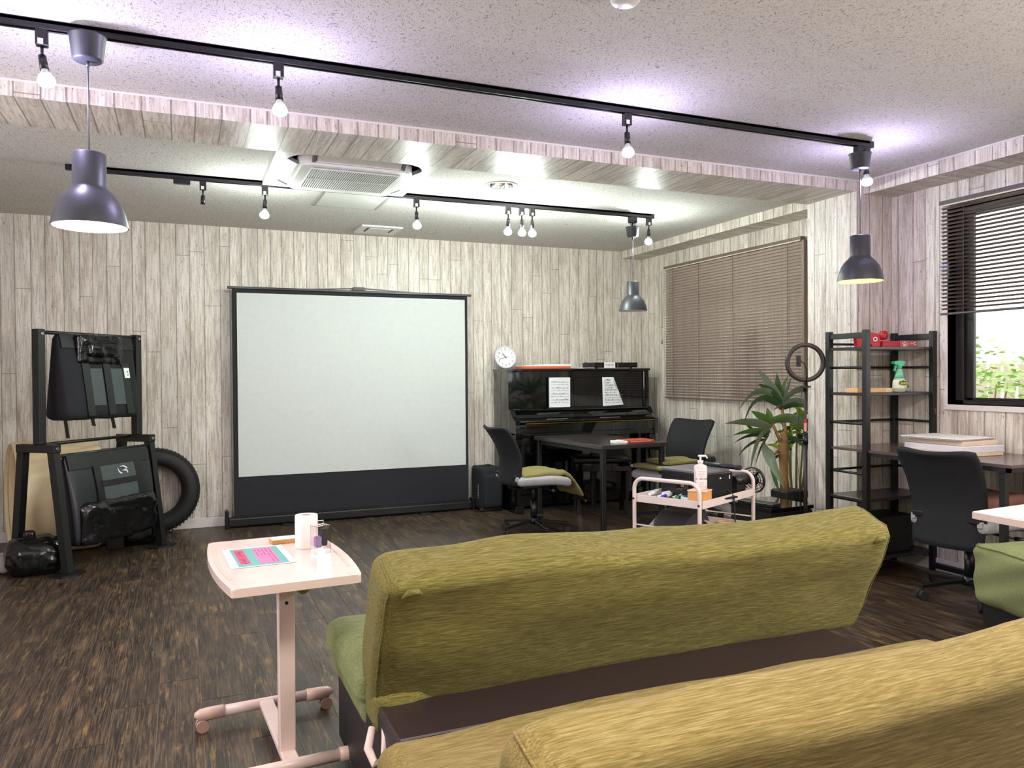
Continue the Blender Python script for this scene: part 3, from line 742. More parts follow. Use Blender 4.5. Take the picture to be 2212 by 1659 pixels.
def office_chair(name, label, loc, rz, top=.90, star=0.0, spin=0.0, backh=.48, bw=.22):
    """faces local +x"""
    t = thing(name, label, 'chair', loc, rz)
    for k in range(5):
        a = star+k*2*PI/5; e = Vector((math.cos(a), math.sin(a), 0))
        q = B(); bar(q, e*.03+Vector((0, 0, .105)), e*.285+Vector((0, 0, .078)), .030, .022, bev=.004); obj('base_arm', q, M_blk2, t)
        q = B(); c = e*.275; s_ = Vector((-e.y, e.x, 0))
        cyl(q, c+Vector((0, 0, .082)), c+Vector((0, 0, .045)), .008, n=8)
        for sg in (-1, 1): cyl(q, c+s_*sg*.006+Vector((0, 0, .0285)), c+s_*sg*.028+Vector((0, 0, .0285)), .0285, .026, 18)
        obj('caster', q, M_rub, t)
    q = B(); cyl(q, (0, 0, .08), (0, 0, .13), .04, .034, 20); cyl(q, (0, 0, .12), (0, 0, .27), .027, n=16); cyl(q, (0, 0, .26), (0, 0, .40), .017, n=12); obj('gas_column', q, M_blk2, t)
    q = B(); box(q, -.12, .10, -.08, .08, .375, .405, .006); cyl(q, (.03, -.08, .385), (.05, -.24, .375), .006, n=8); cyl(q, (.046, -.22, .376), (.05, -.27, .374), .012, n=10); obj('mechanism', q, M_blk2, t)
    def sf(p):
        z = p.z - .028*max(0, (p.x/.23))**2 + .010*(p.y/.24)**2
        return Vector((p.x, p.y*(1-.08*max(0, -p.x/.23)), z))
    obj('seat', rbox(B(), .235, .24, .038, .034, 10, sf, Matrix.Translation((.0, 0, .445))), M_grey, t)
    q = B(); tube(q, [(-.10, 0, .385), (-.18, 0, .375), (-.215, 0, .39), (-.225, 0, .44), (-.230, 0, .49)], [.016]*5, 10); box(q, -.252, -.222, -.19, .19, .475, .505, .006); obj('back_bracket', q, M_blk2, t)
    z0 = top-backh
    def bf(u, v):
        wv = bw*(.86+.16*v) if v < .9 else bw*(1.0-.03*(v-.9)/.1)
        x = -.275 - .20*max(0, v-.35)**1.6*1.25 - .05*(1-v)**2*0 + .055*(u*u) + .02*math.sin(v*PI)
        zt = z0 + backh*v - (.03*(1-u*u) if v > .9 else 0)*((v-.9)/.1) - .02*(abs(u)**6)*v
        return (x, u*wv, zt)
    obj('backrest', panel(bf, 16, 18, .022), M_mesh, t)
    for s in (-1, 1):
        q = B(); box(q, -.25, -.20, s*.185-.012, s*.185+.012, .455, .49, .004); obj('side_clip', q, M_grey, t)
    return t
c1 = office_chair('office_chair', 'office chair with black curved mesh back at the left of the dark table', (2.64, 5.80, 0), math.radians(2), .90, math.radians(50))
c2 = office_chair('office_chair', 'office chair with dark back facing the right side of the dark table', (3.86, 5.66, 0), math.radians(197), .90, math.radians(20))
c3 = office_chair('office_chair', 'tall black mesh office chair seen from behind at the wall desk', (4.13, 3.08, 0), math.radians(8), .885, math.radians(7), backh=.56, bw=.225)
c1['group'] = c2['group'] = c3['group'] = 'office chairs'
def seat_pad_thing(name, label, cat, loc, rz, m, hx, hy, hz, fn, group=None):
    t = obj(name, rbox(B(), hx, hy, hz, hz*.95, 10, fn), m); return tag(t, label, cat, group, loc, rz)
def droop(p): return Vector((p.x, p.y, p.z - 2.6*max(0, p.x-.10)**1.5*1.0 + .012*mnoise.noise(Vector((p.x*9, p.y*9, 0)))))
M_cush = melange('olive_knit_cushion', '696238', '8a8150', 'a59b68')
seat_pad_thing('seat_cushion', 'thin olive cushion drooping over the front edge of the left office chair', 'cushion', (2.72, 5.80, .50), math.radians(4), M_cush, .28, .20, .020, droop)
def fold(p): return Vector((p.x, p.y, p.z + .006*math.sin(p.x*18)+.008*mnoise.noise(Vector((p.x*8, p.y*8, 2)))))
seat_pad_thing('seat_cushion', 'thin olive cushion lying flat on the chair right of the dark table', 'cushion', (3.84, 5.63, .503), math.radians(10), M_cush, .24, .21, .022, fold)
seat_pad_thing('folded_cushion', 'second olive cushion folded on top at the right-hand chair', 'cushion', (3.88, 5.64, .545), math.radians(-6), M_cush, .18, .15, .018, fold)
seat_pad_thing('brown_cushion', 'brown velvet cushion on the chair at the wall desk', 'cushion', (4.15, 3.07, .572), 0, mat('brown_velvet', '7b5548', .9, var=.2), .19, .2, .04, fold)
seat_pad_thing('orange_cushion', 'flat orange cushion under the brown one at the wall desk', 'cushion', (4.15, 3.07, .508), 0, mat('orange_cloth', 'd07a35', .8, var=.15), .2, .21, .022, fold)
t = thing('round_stool', 'black glossy round stool behind the right chair near the window wall', 'stool', (4.32, 5.90, 0))
obj('seat', lathe(B(), [(0, .55), (.13, .55), (.165, .535), (.175, .51), (.165, .485), (.12, .478), (0, .478)], 32), mat('black_vinyl', '0f1114', .14), t)
q = B(); cyl(q, (0, 0, .10), (0, 0, .48), .022, n=14); obj('column', q, M_chrome, t)
for k in range(5):
    a = k*2*PI/5+.3; q = B(); bar(q, (0, 0, .10), (.22*math.cos(a), .22*math.sin(a), .05), .03, .02); cyl(q, (.22*math.cos(a), .22*math.sin(a)-.015, .025), (.22*math.cos(a), .22*math.sin(a)+.015, .025), .025, n=14); obj('base_arm', q, M_blk2, t)

# ================================================================= TRAINING RACK (left)
rk = thing('equipment_rack', 'tall black steel A-frame rack standing at the left by the back wall', 'rack', (-.611, 6.351, 0), math.radians(51.45))
for s in (-1, 1):
    x = s*.44
    q = B(); bar(q, (x, -.24, .012), (x, -.135, .81), .055, .05, up=Vector((1, 0, 0))); obj('front_leg', q, M_black, rk)
    q = B(); bar(q, (x, .19, .012), (x, .115, .81), .055, .05, up=Vector((1, 0, 0))); obj('rear_leg', q, M_black, rk)
    q = B(); box(q, x-.03, x+.03, -.17, .15, .80, .855, .004); obj('head_bar', q, M_black, rk)
    q = B(); box(q, x-.028, x+.028, -.055, .005, .855, 1.62, .004); obj('upright', q, M_black, rk)
    for yy in (-.24, .19):
        q = B(); prism(q, [(x-.10, yy-.05), (x-.02, yy-.10), (x+.10, yy-.05), (x+.10, yy+.05), (x, yy+.09), (x-.10, yy+.05)], 0, .012); obj('foot_plate', q, M_black, rk)
    q = B(); cyl(q, (x-s*.0, -.175, .828), (x, -.165, .828), .012, n=10); cyl(q, (x, .15, .828), (x, .156, .828), .012, n=10); cyl(q, (x, -.061, 1.59), (x, -.054, 1.59), .010, n=10); obj('bolt', q, M_steel, rk)
q = B(); cyl(q, (-.44, -.025, 1.60), (.44, -.025, 1.60), .013, n=12); obj('top_rod', q, M_black, rk)
q = B(); cyl(q, (-.44, .03, .845), (.44, .03, .845), .012, n=12); obj('cross_rod', q, M_black, rk)
q = B(); cyl(q, (-.44, -.145, .775), (.44, -.145, .775), .012, n=12); obj('bag_rod', q, M_black, rk)
def rack_local(x, y, z): return rk.matrix_basis @ Vector((x, y, z))
rz_r = math.radians(51.45)
rkm = Matrix.Translation((-.611, 6.351, 0)) @ RZ(rz_r)
M_bagp = mat('grey_green_nylon', '3c4545', .55, var=.2)
ub = thing('hanging_bag', 'upper black nylon bag with three straps hanging from the rack top rod', 'bag', rkm @ Vector((0, -.02, 1.60)), rz_r, 'black bags hung on the rack')
def ubf(p):
    v = (p.z+.30)/.60; th = .012+.105*max(0, 1-v)**.8
    return Vector((p.x*(1.0-.02*(1-v)), p.y/.10*th*1.0 - (.01 if p.y < 0 else 0), p.z + .012*mnoise.noise(Vector((p.x*6, 0, 1)))))
def ub_front(x, z, off=.004):  # z local below 0
    v = (z+.60)/.60; return -(.012+.105*max(0, 1-v)**.8) - .011 - off
obj('bag_body', rbox(B(), .345, .10, .30, .05, 12, ubf, Matrix.Translation((.03, 0, -.30))), M_blkf, ub)
def strip_on(x0, x1, z0, z1, off, front=ub_front, n=10, th=.004):
    q = B(); a = []
    for j in range(n+1):
        z = z0+(z1-z0)*j/n
        a.append([q.verts.new((x, front(x, z, o), z)) for x, o in ((x0, off), (x1, off), (x1, off-th), (x0, off-th))])
    for j in range(n):
        for k in range(4): q.faces.new((a[j][k], a[j][(k+1) % 4], a[j+1][(k+1) % 4], a[j+1][k]))
    q.faces.new(a[0]); q.faces.new(a[-1][::-1]); return q
for x0 in (-.155, .035, .21): obj('strap', strip_on(x0, x0+.065, -.57, -.20, .008), M_blk2, ub)
for x0 in (-.088, .102): obj('pocket_panel', strip_on(x0, x0+.108, -.50, -.24, .006), M_bagp, ub)
obj('top_band', strip_on(-.30, .36, -.10, -.005, .006), M_blk2, ub)
def pf(p): return Vector((p.x, p.y+.012*mnoise.noise(Vector((p.x*25, p.z*25, 5))), p.z+.01*mnoise.noise(Vector((p.x*20, 1, p.z*20)))))
obj('glossy_pouch', rbox(B(), .205, .035, .105, .03, 14, pf, Matrix.Translation((.02, -.055, -.105))), M_poly, ub)
obj('pouch_roll', rbox(B(), .15, .035, .05, .03, 12, pf, Matrix.Translation((.025, -.088, -.11))), M_poly, ub)
lb = obj('care_label', strip_on(.222, .272, -.31, -.235, .014), M_paper, ub, 'small white label with black print'); 
q = B(); box(q, .243, .250, ub_front(.245, -.27, .018), ub_front(.245, -.27, .020), -.268, -.258); box(q, .243, .252, ub_front(.245, -.285, .018), ub_front(.245, -.285, .020), -.290, -.284); obj('label_print', q, M_ink, lb)
for x0, L_ in ((-.26, .14), (-.03, .07), (.16, .10)):
    q = B(); bar(q, (x0, -.03, -.58), (x0+.02, -.035, -.58-L_), .035, .006); obj('dangling_strap', q, M_blk2, ub)
lbg = thing('hanging_bag', 'lower black bag with white swoosh emblem wrapped in plastic on the rack', 'bag', rkm @ Vector((0, -.145, .775)), rz_r, 'black bags hung on the rack')
def lbf(p):
    v = (p.z+.31)/.62; th = .012+.085*math.sin(PI*max(0, min(1, (1-v)*.62)))
    return Vector((p.x*(1-.06*(1-v)), p.y/.10*th, p.z+.02*mnoise.noise(Vector((p.x*7, 2, 1)))*(1-v)))
def lb_front(x, z, off=.004):
    v = (z+.62)/.62; return -(.012+.085*math.sin(PI*max(0, min(1, (1-v)*.62)))) - .003 - off
obj('bag_body', rbox(B(), .395, .10, .31, .04, 12, lbf, Matrix.Translation((.01, 0, -.31))), mat('smoky_nylon', '191b1f', .4, var=.2), lbg)
obj('top_band', strip_on(-.37, .37, -.10, -.002, .006, lb_front), M_blk2, lbg)
obj('cross_band', strip_on(-.12, .26, -.24, -.20, .012, lb_front), M_blk2, lbg)
for x0 in (-.17, .21): obj('strap', strip_on(x0, x0+.06, -.36, -.09, .009, lb_front), M_blk2, lbg)
obj('pocket_panel', strip_on(-.11, .21, -.36, -.24, .007, lb_front), M_bagp, lbg); obj('pocket_panel', strip_on(-.11, .21, -.20, -.10, .007, lb_front), M_bagp, lbg)
def pf2(p): return Vector((p.x, p.y+.02*mnoise.noise(Vector((p.x*14, p.z*14, 5)))+.008*mnoise.noise(Vector((p.x*40, p.z*40, 5))), p.z+.012*mnoise.noise(Vector((p.x*12, 1, p.z*20)))))
obj('plastic_wrap', rbox(B(), .35, .05, .145, .045, 22, pf2, Matrix.Translation((.02, -.085, -.475))), M_poly, lbg)
q = B(); yy = lb_front(0, -.15, .012)
def ribbon(pts, w0):
    q2 = []
    n_ = len(pts)
    for i, (x, z) in enumerate(pts):
        t_ = i/(n_-1); ww = w0*math.sin(PI*(.08+.84*t_)); a = pts[max(0, i-1)]; b_ = pts[min(n_-1, i+1)]; dx, dz = b_[0]-a[0], b_[1]-a[1]; l_ = math.hypot(dx, dz)+1e-9
        q2.append(((x-dz/l_*ww, z+dx/l_*ww), (x+dz/l_*ww, z-dx/l_*ww)))
    for a, b_ in zip(q2, q2[1:]):
        q.faces.new([q.verts.new((c[0], yy, c[1])) for c in (a[0], a[1], b_[1], b_[0])])
ribbon([(.035, -.125), (.05, -.155), (.09, -.18), (.125, -.185), (.130, -.17)], .006)
ribbon([(.055, -.120), (.09, -.118), (.125, -.135), (.10, -.150), (.08, -.148)], .006)
ribbon([(.085, -.150), (.125, -.152), (.132, -.170), (.125, -.185)], .006)
obj('emblem', q, M_paper, lbg, 'white swoosh emblem')

# tyre
t = thing('tyre', 'large black rubber tyre leaning on the back wall behind the rack', 'tyre', (-.215, 7.09, 0))
q = B(); prof = []
for k in range(20):
    a = 2*PI*k/20; prof.append((.272+.082*math.cos(a)*(1 if math.cos(a) > -.2 else .8), .085*math.sin(a)))
lathe(q, prof, 56, Matrix.Translation((0, 0, .356)) @ Matrix.Rotation(PI/2, 4, 'X'), closed=True); obj('carcass', q, M_rub, t)
q = B()
for k in range(64):
    a = 2*PI*k/64; m = Matrix.Translation((0, 0, .356)) @ Matrix.Rotation(a, 4, 'Y')
    for sg in (-1, 1): box(q, .336, .3535, sg*.045-.018, sg*.045+.018, -.006, .006, 0, m)
obj('tread_blocks', q, M_rub, t)['kind'] = 'stuff'
# beige roll
t = thing('sheet_roll', 'big beige rolled plastic sheet lying on the floor behind the rack', 'roll', (-.865, 6.70, 0))
th = math.radians(16); ax = Vector((math.cos(th), math.sin(th), 0)); m = mtx((0, 0, .415), (-math.sin(th), math.cos(th), 0), (0, 0, 1)) 
q = B(); lathe(q, [(.40, -.29), (.413, -.285), (.415, -.27), (.415, .235), (.405, .262), (.36, .275), (.34, .27), (.34, -.25), (.40, -.285)], 64, m, closed=True); obj('outer_wrap', q, M_beige, t)
q = B(); lathe(q, [(.355, -.262), (.372, -.27), (.376, -.22), (.376, .2), (.345, .2), (.345, -.25)], 48, m, closed=True); obj('inner_wrap', q, M_beige, t)
q = B(); lathe(q, [(.0, -.20), (.345, -.20), (.345, -.17), (0, -.17)], 48, m); obj('core_disc', q, M_wood, t)
# refuse bags
def crumple(p, s=1.0, seed=0):
    n_ = mnoise.noise(p*6+Vector((seed, 0, 0)))*.035+abs(mnoise.noise(p*15+Vector((0, seed, 0))))*.03
    q_ = p*(1+n_*4*s); q_.z = max(q_.z, -.118); return q_
t = thing('rubbish_bag', 'black plastic rubbish bag on the floor at the left foot of the rack', 'bag', (-.90, 5.99, .12))
obj('bag_body', rbox(B(), .17, .13, .13, .12, 26, lambda p: crumple(p, 1, 3)), M_poly, t); obj('bag_knot', rbox(B(), .035, .03, .04, .025, 8, lambda p: crumple(p, 2, 8)).copy() if 0 else rbox(B(), .035, .03, .035, .025, 8, None, Matrix.Translation((-.03, -.02, .14))), M_poly, t)
t = thing('rubbish_bag', 'crumpled black plastic bag behind the right foot of the rack', 'bag', (-.30, 6.74, .10))
obj('bag_body', rbox(B(), .14, .10, .11, .09, 24, lambda p: Vector((crumple(p, 1.6, 9).x, crumple(p, 1.6, 9).y, max(-.098, crumple(p, 1.6, 9).z+.10*max(0, -p.x))))), M_poly, t)
obj('bag_tail', rbox(B(), .06, .04, .03, .02, 10, lambda p: crumple(p, 2, 2), Matrix.Translation((.07, .02, .14))), M_poly, t)
t = tag(obj('storage_box', box(B(), -.06, .06, -.05, .05, 0, .14, .006), M_blk2), 'small black box on the floor beneath the lower hanging bag', 'box', None, (-.47, 6.62, 0))
t = tag(obj('clear_bag', rbox(B(), .11, .10, .06, .05, 18, lambda p: Vector((p.x, p.y, max(-.058, p.z+.03*mnoise.noise(p*14))))), mat('milky_polythene', 'cfc8bd', .25, trans=.55, bump=.5, bscale=20)), 'crumpled clear plastic bag at the far left edge on the floor', 'bag', None, (-1.17, 6.12, .06))

# ================================================================= SHELF + WALL DESK
SX0, SX1, SY0, SY1, SZ = 3.93, 4.515, 3.625, 3.925, 1.56
sh = thing('shelf_desk_unit', 'black ladder shelving unit with long dark desk board along the right wall', 'shelf', (SX0, SY0, 0))
W_, D_ = SX1-SX0, SY1-SY0; p_ = .019
for (x, y) in ((0, 0), (0, D_), (W_, 0), (W_, D_)):
    obj('post', box(B(), x-p_, x+p_, y-p_*.9, y+p_*.9, 0, SZ, .002), M_black, sh)
DZ = .81
shelfz = [1.455, 1.165, .50, .13]
for z in shelfz: obj('shelf_board', box(B(), -.012, W_+.012, .0, D_, z-.018, z, .002), M_shelf, sh)
for x in (0, W_):
    obj('top_rail', box(B(), x-.012, x+.012, .01, D_-.01, SZ-.05, SZ-.015, .002), M_black, sh)
    for z in (1.325, 1.155, .97, .655, .48, .11):
        q = B(); cyl(q, (x, .01, z), (x, D_-.01, z), .008, n=8); obj('side_rung', q, M_black, sh)
for z in (SZ-.08, 1.325, .97, .655): q = B(); cyl(q, (.01, D_, z), (W_-.01, D_, z), .008, n=8); obj('back_rung', q, M_black, sh)
YD = 2.70-SY0
q = B(); prism(q, [(-.005, D_-.01), (W_, D_-.01), (W_, YD), (-.0, YD)], DZ-.016, DZ); obj('desk_board', q, mat('grey_brown_desk_board', '5a4a4a', .22, var=.12, vscale=(60, 3, 60)), sh)
q = B(); box(q, .0, .018, YD+.01, -.02, DZ-.04, DZ-.016); box(q, W_-.02, W_-.002, YD+.01, -.02, DZ-.04, DZ-.016); box(q, 0, W_, YD+.01, YD+.03, DZ-.04, DZ-.016); obj('desk_frame', q, M_black, sh)
for x in (.025, W_-.03): obj('desk_leg', box(B(), x-.018, x+.018, YD+.04, YD+.072, 0, DZ-.03, .002), M_black, sh)
obj('foot_rail', box(B(), W_-.06, W_-.02, YD+.07, -.02, .03, .06, .002), M_black, sh)
def at(x, y, z): return (SX0+x, SY0+y, z)
hk = thing('wall_hook', 'tiny white hook high on the pillar face', 'hook', (4.20, 4.13, 1.985)); q = B(); box(q, -.004, 0, -.008, .008, 0, .035, .001); tube(q, [(-.004, 0, .006), (-.014, 0, .002), (-.014, 0, .012)], .002, 6); obj('hook_body', q, M_white, hk)
# things on the shelf
t = thing('red_mask', 'shiny red toy mask with white ring on the left of the top shelf', 'toy', at(.135, .12, 1.456), math.radians(-15))
mm = Matrix(((1, 0, 0, 0), (0, 0, 1, 0), (0, 1, 0, 0), (0, 0, 0, 1)))
obj('face', prism(B(), [(-.075, 0), (-.03, 0), (-.015, .022), (.015, .022), (.03, 0), (.075, 0), (.085, .04), (.07, .085), (.02, .095), (-.05, .09), (-.085, .06)], -.02, .02, mm, bev=.006), M_red, t)
q = B(); lathe(q, [(.009, .0), (.015, .0), (.015, .003), (.009, .003)], 20, Matrix.Translation((.045, -.021, .05)) @ Matrix.Rotation(PI/2, 4, 'X'), closed=True); obj('eye_ring', q, M_paper, t)
q = B(); lathe(q, [(0, -.012), (.03, -.012), (.03, .012), (0, .012)], 20, Matrix.Translation((.115, 0, .075)) @ Matrix.Rotation(PI/2, 4, 'X')); obj('round_ear', q, M_red, t)
t = thing('game_box', 'plain red flat box in the middle of the top shelf', 'box', at(.31, .13, 1.456), .05); obj('carton', box(B(), -.085, .075, -.05, .05, 0, .04, .001), M_red, t)
t = thing('game_box', 'red and white patterned flat box at the right of the top shelf', 'box', at(.455, .13, 1.456), .02); obj('carton', box(B(), -.07, .085, -.05, .05, 0, .042, .001), mat('pink_red_print', 'c4606a', .45), t)
q = B()
for k in range(14): a = random.uniform(-.065, .06); z = random.uniform(.005, .03); box(q, a, a+random.uniform(.008, .02), -.0508, -.05, z, z+.007)
obj('printed_pattern', q, mat('cream_print', 'efe0c0', .5), t)
t = thing('wooden_case', 'long pale wooden case lying on the second shelf', 'box', at(.10, .10, 1.166), .0); obj('carton', box(B(), -.115, .13, -.045, .045, 0, .028, .001), M_wood, t)
t = thing('paper_carton', 'small cream carton beside the wooden case on the second shelf', 'box', at(.265, .10, 1.166), .0); obj('carton', box(B(), -.045, .06, -.04, .04, 0, .026, .001), mat('cream_card', 'e6cfa0', .6), t)
t = thing('spray_bottle', 'clear spray bottle with green trigger head on the second shelf', 'bottle', at(.335, .045, 1.166), 0)
q = B(); 
def ell(bm_, prof, n_=24):
    rings = []
    for (a, b_, z) in prof: rings.append([bm_.verts.new((a*math.cos(2*PI*k/n_), b_*math.sin(2*PI*k/n_), z)) for k in range(n_)])
    for A_, B_ in zip(rings, rings[1:]):
        for k in range(n_): fc = bm_.faces.new((A_[k], A_[(k+1) % n_], B_[(k+1) % n_], B_[k])); fc.smooth = True
    bm_.faces.new(rings[0][::-1]); bm_.faces.new(rings[-1]); return bm_
ell(q, [(.040, .026, 0), (.048, .030, .004), (.050, .031, .03), (.048, .030, .065), (.036, .024, .09), (.024, .018, .115), (.019, .016, .14), (.016, .015, .15)]); obj('bottle_body', q, mat('clear_mint_plastic', 'cfe6d6', .12, trans=.35), t)
ell(q := B(), [(.0375, .0255, .088), (.0255, .0195, .115), (.0205, .0175, .14)]); obj('green_sleeve', q, mat('mint_green', '6fc9a0', .35), t)
q = B(); ell(q, [(.0500, .0312, .018), (.0505, .0318, .03), (.0485, .0305, .065), (.0440, .028, .078)]); obj('front_label', q, mat('pale_label', 'dfe3c8', .5), t)
q = B(); prism(q, [(-.035, 0), (-.03, .018), (.0, .024), (.03, .014), (.033, -.004), (0, -.010)], -.0335, -.031, Matrix(((1, 0, 0, -.002), (0, 0, 1, 0), (0, 1, 0, .052), (0, 0, 0, 1)))); obj('label_emblem', q, mat('dark_green_print', '2f3f22', .5), t)
q = B()
for k in range(4): box(q, -.026+.014*k, -.017+.014*k, -.0348, -.0335, .050, .064)
box(q, .012, .03, -.0335, -.031, .024, .040); obj('label_lettering', q, mat('yellow_print', 'c8c13a', .5), t)
q = B(); cyl(q, (0, 0, .15), (0, 0, .168), .017, n=16); prism(q, [(-.055, .012), (-.052, .030), (-.01, .034), (.045, .028), (.030, .008), (.016, -.002), (-.014, -.002), (-.030, .008)], -.012, .012, Matrix(((1, 0, 0, 0), (0, 0, 1, 0), (0, 1, 0, .168), (0, 0, 0, 1))), bev=.002)
bar(q, (-.030, 0, .176), (-.044, 0, .135), .012, .008); cyl(q, (-.055, 0, .19), (-.065, 0, .19), .007, n=10); obj('trigger_head', q, mat('bright_green_plastic', '3fb583', .3), t)
t = tag(obj('tape_dispenser', lathe(B(), [(.012, -.01), (.028, -.01), (.028, .01), (.012, .01)], 20, Matrix.Translation((0, 0, .028)) @ Matrix.Rotation(PI/2, 4, 'X'), closed=True), M_grey), 'small grey roll beside the spray bottle', 'tape', None, at(.42, .06, 1.166))
t = tag(obj('black_box', box(B(), -.20, .20, -.11, .11, 0, .24, .006), M_blk2), 'black box standing on the lowest shelf of the ladder unit', 'box', None, at(.24, .15, .131))
# stacked boxes on the desk
g_ = 'flat boxes stacked on the wall desk'
def carton(label, loc, rz, hx, hy, h_, m1, m2=None, nm='carton_box'):
    t = thing(nm, label, 'box', loc, rz, g_)
    obj('tray', box(B(), -hx, hx, -hy, hy, 0, h_*.8, .0015), m1, t); obj('lid', box(B(), -hx-.002, hx+.002, -hy-.002, hy+.002, h_*.35, h_, .002), m2 or m1, t); return t
M_cr = mat('cream_carton', 'dcc6ac', .6); M_wc = mat('white_carton', 'd9d6dc', .55)
carton('thick white box at the bottom of the stack on the wall desk', (4.225, 3.26, DZ+.001), math.radians(-4), .16, .20, .058, M_cr, M_wc)
carton('cream box in the middle of the stack on the wall desk', (4.235, 3.27, DZ+.060), math.radians(-1), .145, .18, .026, M_cr, M_cr)
t = thing('white_laptop', 'thin white closed laptop on top of the box stack on the wall desk', 'laptop', (4.205, 3.285, DZ+.087), math.radians(3), g_)
obj('base', box(B(), -.155, .155, -.19, .19, 0, .008, .002), M_grey, t); obj('lid', box(B(), -.157, .157, -.192, .192, .008, .014, .002), M_white, t)

# ================================================================= CART
CC = (2.61, 3.58); CR = math.radians(25)
cm = Matrix.Translation((CC[0], CC[1], 0)) @ RZ(CR)
def cl(x, y, z): return cm @ Vector((x, y, z))
ct = thing('utility_cart', 'pale pink steel utility cart with three trays behind the front sofa', 'cart', (CC[0], CC[1], 0), CR)
M_cart = mat('pale_pink_enamel', 'dfcfc8', .35)
for (nm, z1) in (('top_tray', .645), ('middle_tray', .455), ('bottom_tray', .20)):
    q = B(); box(q, -.295, .295, -.20, .20, z1-.036, z1-.032)
    for (a, b_, c, e) in ((-.30, .30, -.205, -.199), (-.30, .30, .199, .205), (-.30, -.294, -.205, .205), (.294, .30, -.205, .205)): box(q, a, b_, c, e, z1-.040, z1, .001)
    obj(nm, q, M_cart, ct)
for s in (-1, 1):
    x = s*.308; pts = [(x, -.195, .06), (x, -.195, .66)]
    for k in range(7): a = k*PI/12; pts.append((x, -.195+.055*(1-math.cos(a)), .68+.055*math.sin(a)))
    pts += [(x, .14, .735)]
    for k in range(7): a = PI/2-k*PI/12; pts.append((x, .195-.055*(1-math.cos(a)), .68+.055*math.sin(a)))
    pts += [(x, .195, .66), (x, .195, .06)]
    q = tube(B(), pts, .0105, 10); obj('side_frame', q, M_cart, ct)
    q = B(); cyl(q, (x, -.19, .485), (x, .19, .485), .004, n=8); obj('guard_rod', q, M_cart, ct)
    for yy in (-.195, .195):
        q = B(); cyl(q, (x, yy, .06), (x, yy, .04), .008, n=8); cyl(q, (x, yy-.01, .022), (x, yy+.01, .022), .022, n=16); obj('caster', q, M_rub, ct)
        for zz in (.625, .435): q = B(); cyl(q, (x-s*.002, yy, zz), (x+s*.0135, yy, zz), .006, n=8); obj('bolt', q, M_rub, ct)
ZT = .614
p = cl(-.215, -.145, ZT); t = thing('wooden_stand', 'small orange-tan wooden box under the pump bottle on the cart', 'box', p, CR+.1); 
q = B(); box(q, -.047, .047, -.047, .047, 0, .072, .002); obj('block', q, mat('orange_wood', 'd49a5c', .5, var=.1), t); obj('lid', box(B(), -.049, .049, -.049, .049, .072, .078, .001), mat('pale_wood_lid', 'e6c8a8', .5), t)
p = cl(-.215, -.150, ZT+.0785); t = thing('pump_bottle', 'white hand sanitiser pump bottle with dark blue lettering on the cart', 'bottle', p, math.radians(-24)); M_bot = mat('milky_bottle', 'e6dad8', .25, trans=.1)
q = B(); ell(q, [(.030, .020, 0), (.034, .023, .004), (.034, .023, .118), (.030, .021, .126), (.013, .013, .132), (.013, .013, .140)]); obj('bottle_body', q, M_bot, t)
q = B(); cyl(q, (0, 0, .138), (0, 0, .152), .0145, n=16); cyl(q, (0, 0, .15), (0, 0, .172), .005, n=10); box(q, -.012, .030, -.008, .008, .170, .180, .003); cyl(q, (.028, 0, .174), (.036, 0, .162), .004, n=8); obj('pump_head', q, mat('pump_white', 'efe6e2', .3), t)
obj('label', box(B(), -.0275, .0275, -.0245, -.020, .02, .105, .001), mat('pale_label_pink', 'ecdcda', .5), t)
text('label_lettering', '手・指の消毒', .0100, mat('navy_ink', '2b2a63', .5), t, Matrix.Translation((0, -.0248, .058)) @ Matrix.Rotation(PI/2, 4, 'X'), .0003)
q = B()
for k, w_ in enumerate((.036, .03, .034, .02)): box(q, -w_/2, w_/2, -.0250, -.0245, .095-.008*k, .0965-.008*k)
for k, w_ in enumerate((.03, .02)): box(q, -w_/2, w_/2, -.0250, -.0245, .040-.009*k, .0415-.009*k)
obj('fine_print', q, mat('mauve_ink', 'a68a98', .6), t)
# printer
t = thing('compact_printer', 'black compact printer with grey lid in the middle of the cart', 'printer', (2.60, 3.555, ZT+.001), math.radians(12))
obj('body', box(B(), -.125, .125, -.145, .145, .008, .150, .008, seg=2), M_blk2, t)
q = B(); prism(q, [(-.125, -.12), (-.10, -.145), (.10, -.145), (.125, -.12), (.125, .145), (-.125, .145)], .150, .163, bev=.004); obj('lid', q, mat('grey_lid', '6a696b', .35), t)
obj('side_recess', box(B(), -.127, -.125, -.08, .03, .05, .11, .001), M_gloss, t); obj('side_recess_knob', box(B(), -.130, -.127, -.03, -.005, .07, .09, .002), mat('mid_grey_plastic', '6f6c70', .5), t)
obj('output_tray', box(B(), -.10, .115, -.19, -.145, .010, .02, .003), M_blk2, t)
q = B(); box(q, .02, .03, -.147, -.145, .115, .122); box(q, .095, .102, -.147, -.145, .11, .13); obj('indicator', q, M_paper, t)
t = thing('microphone_stick', 'black stick microphone lying across the printer lid', 'microphone', (2.69, 3.47, .795), 0)
q = B(); cyl(q, (-.02, .10, 0), (.02, -.11, 0), .013, .013, 16); obj('handle', q, M_blk2, t); q = B(); cyl(q, (.02, -.11, 0), (.026, -.14, 0), .015, .014, 16); obj('head', q, M_rub, t)
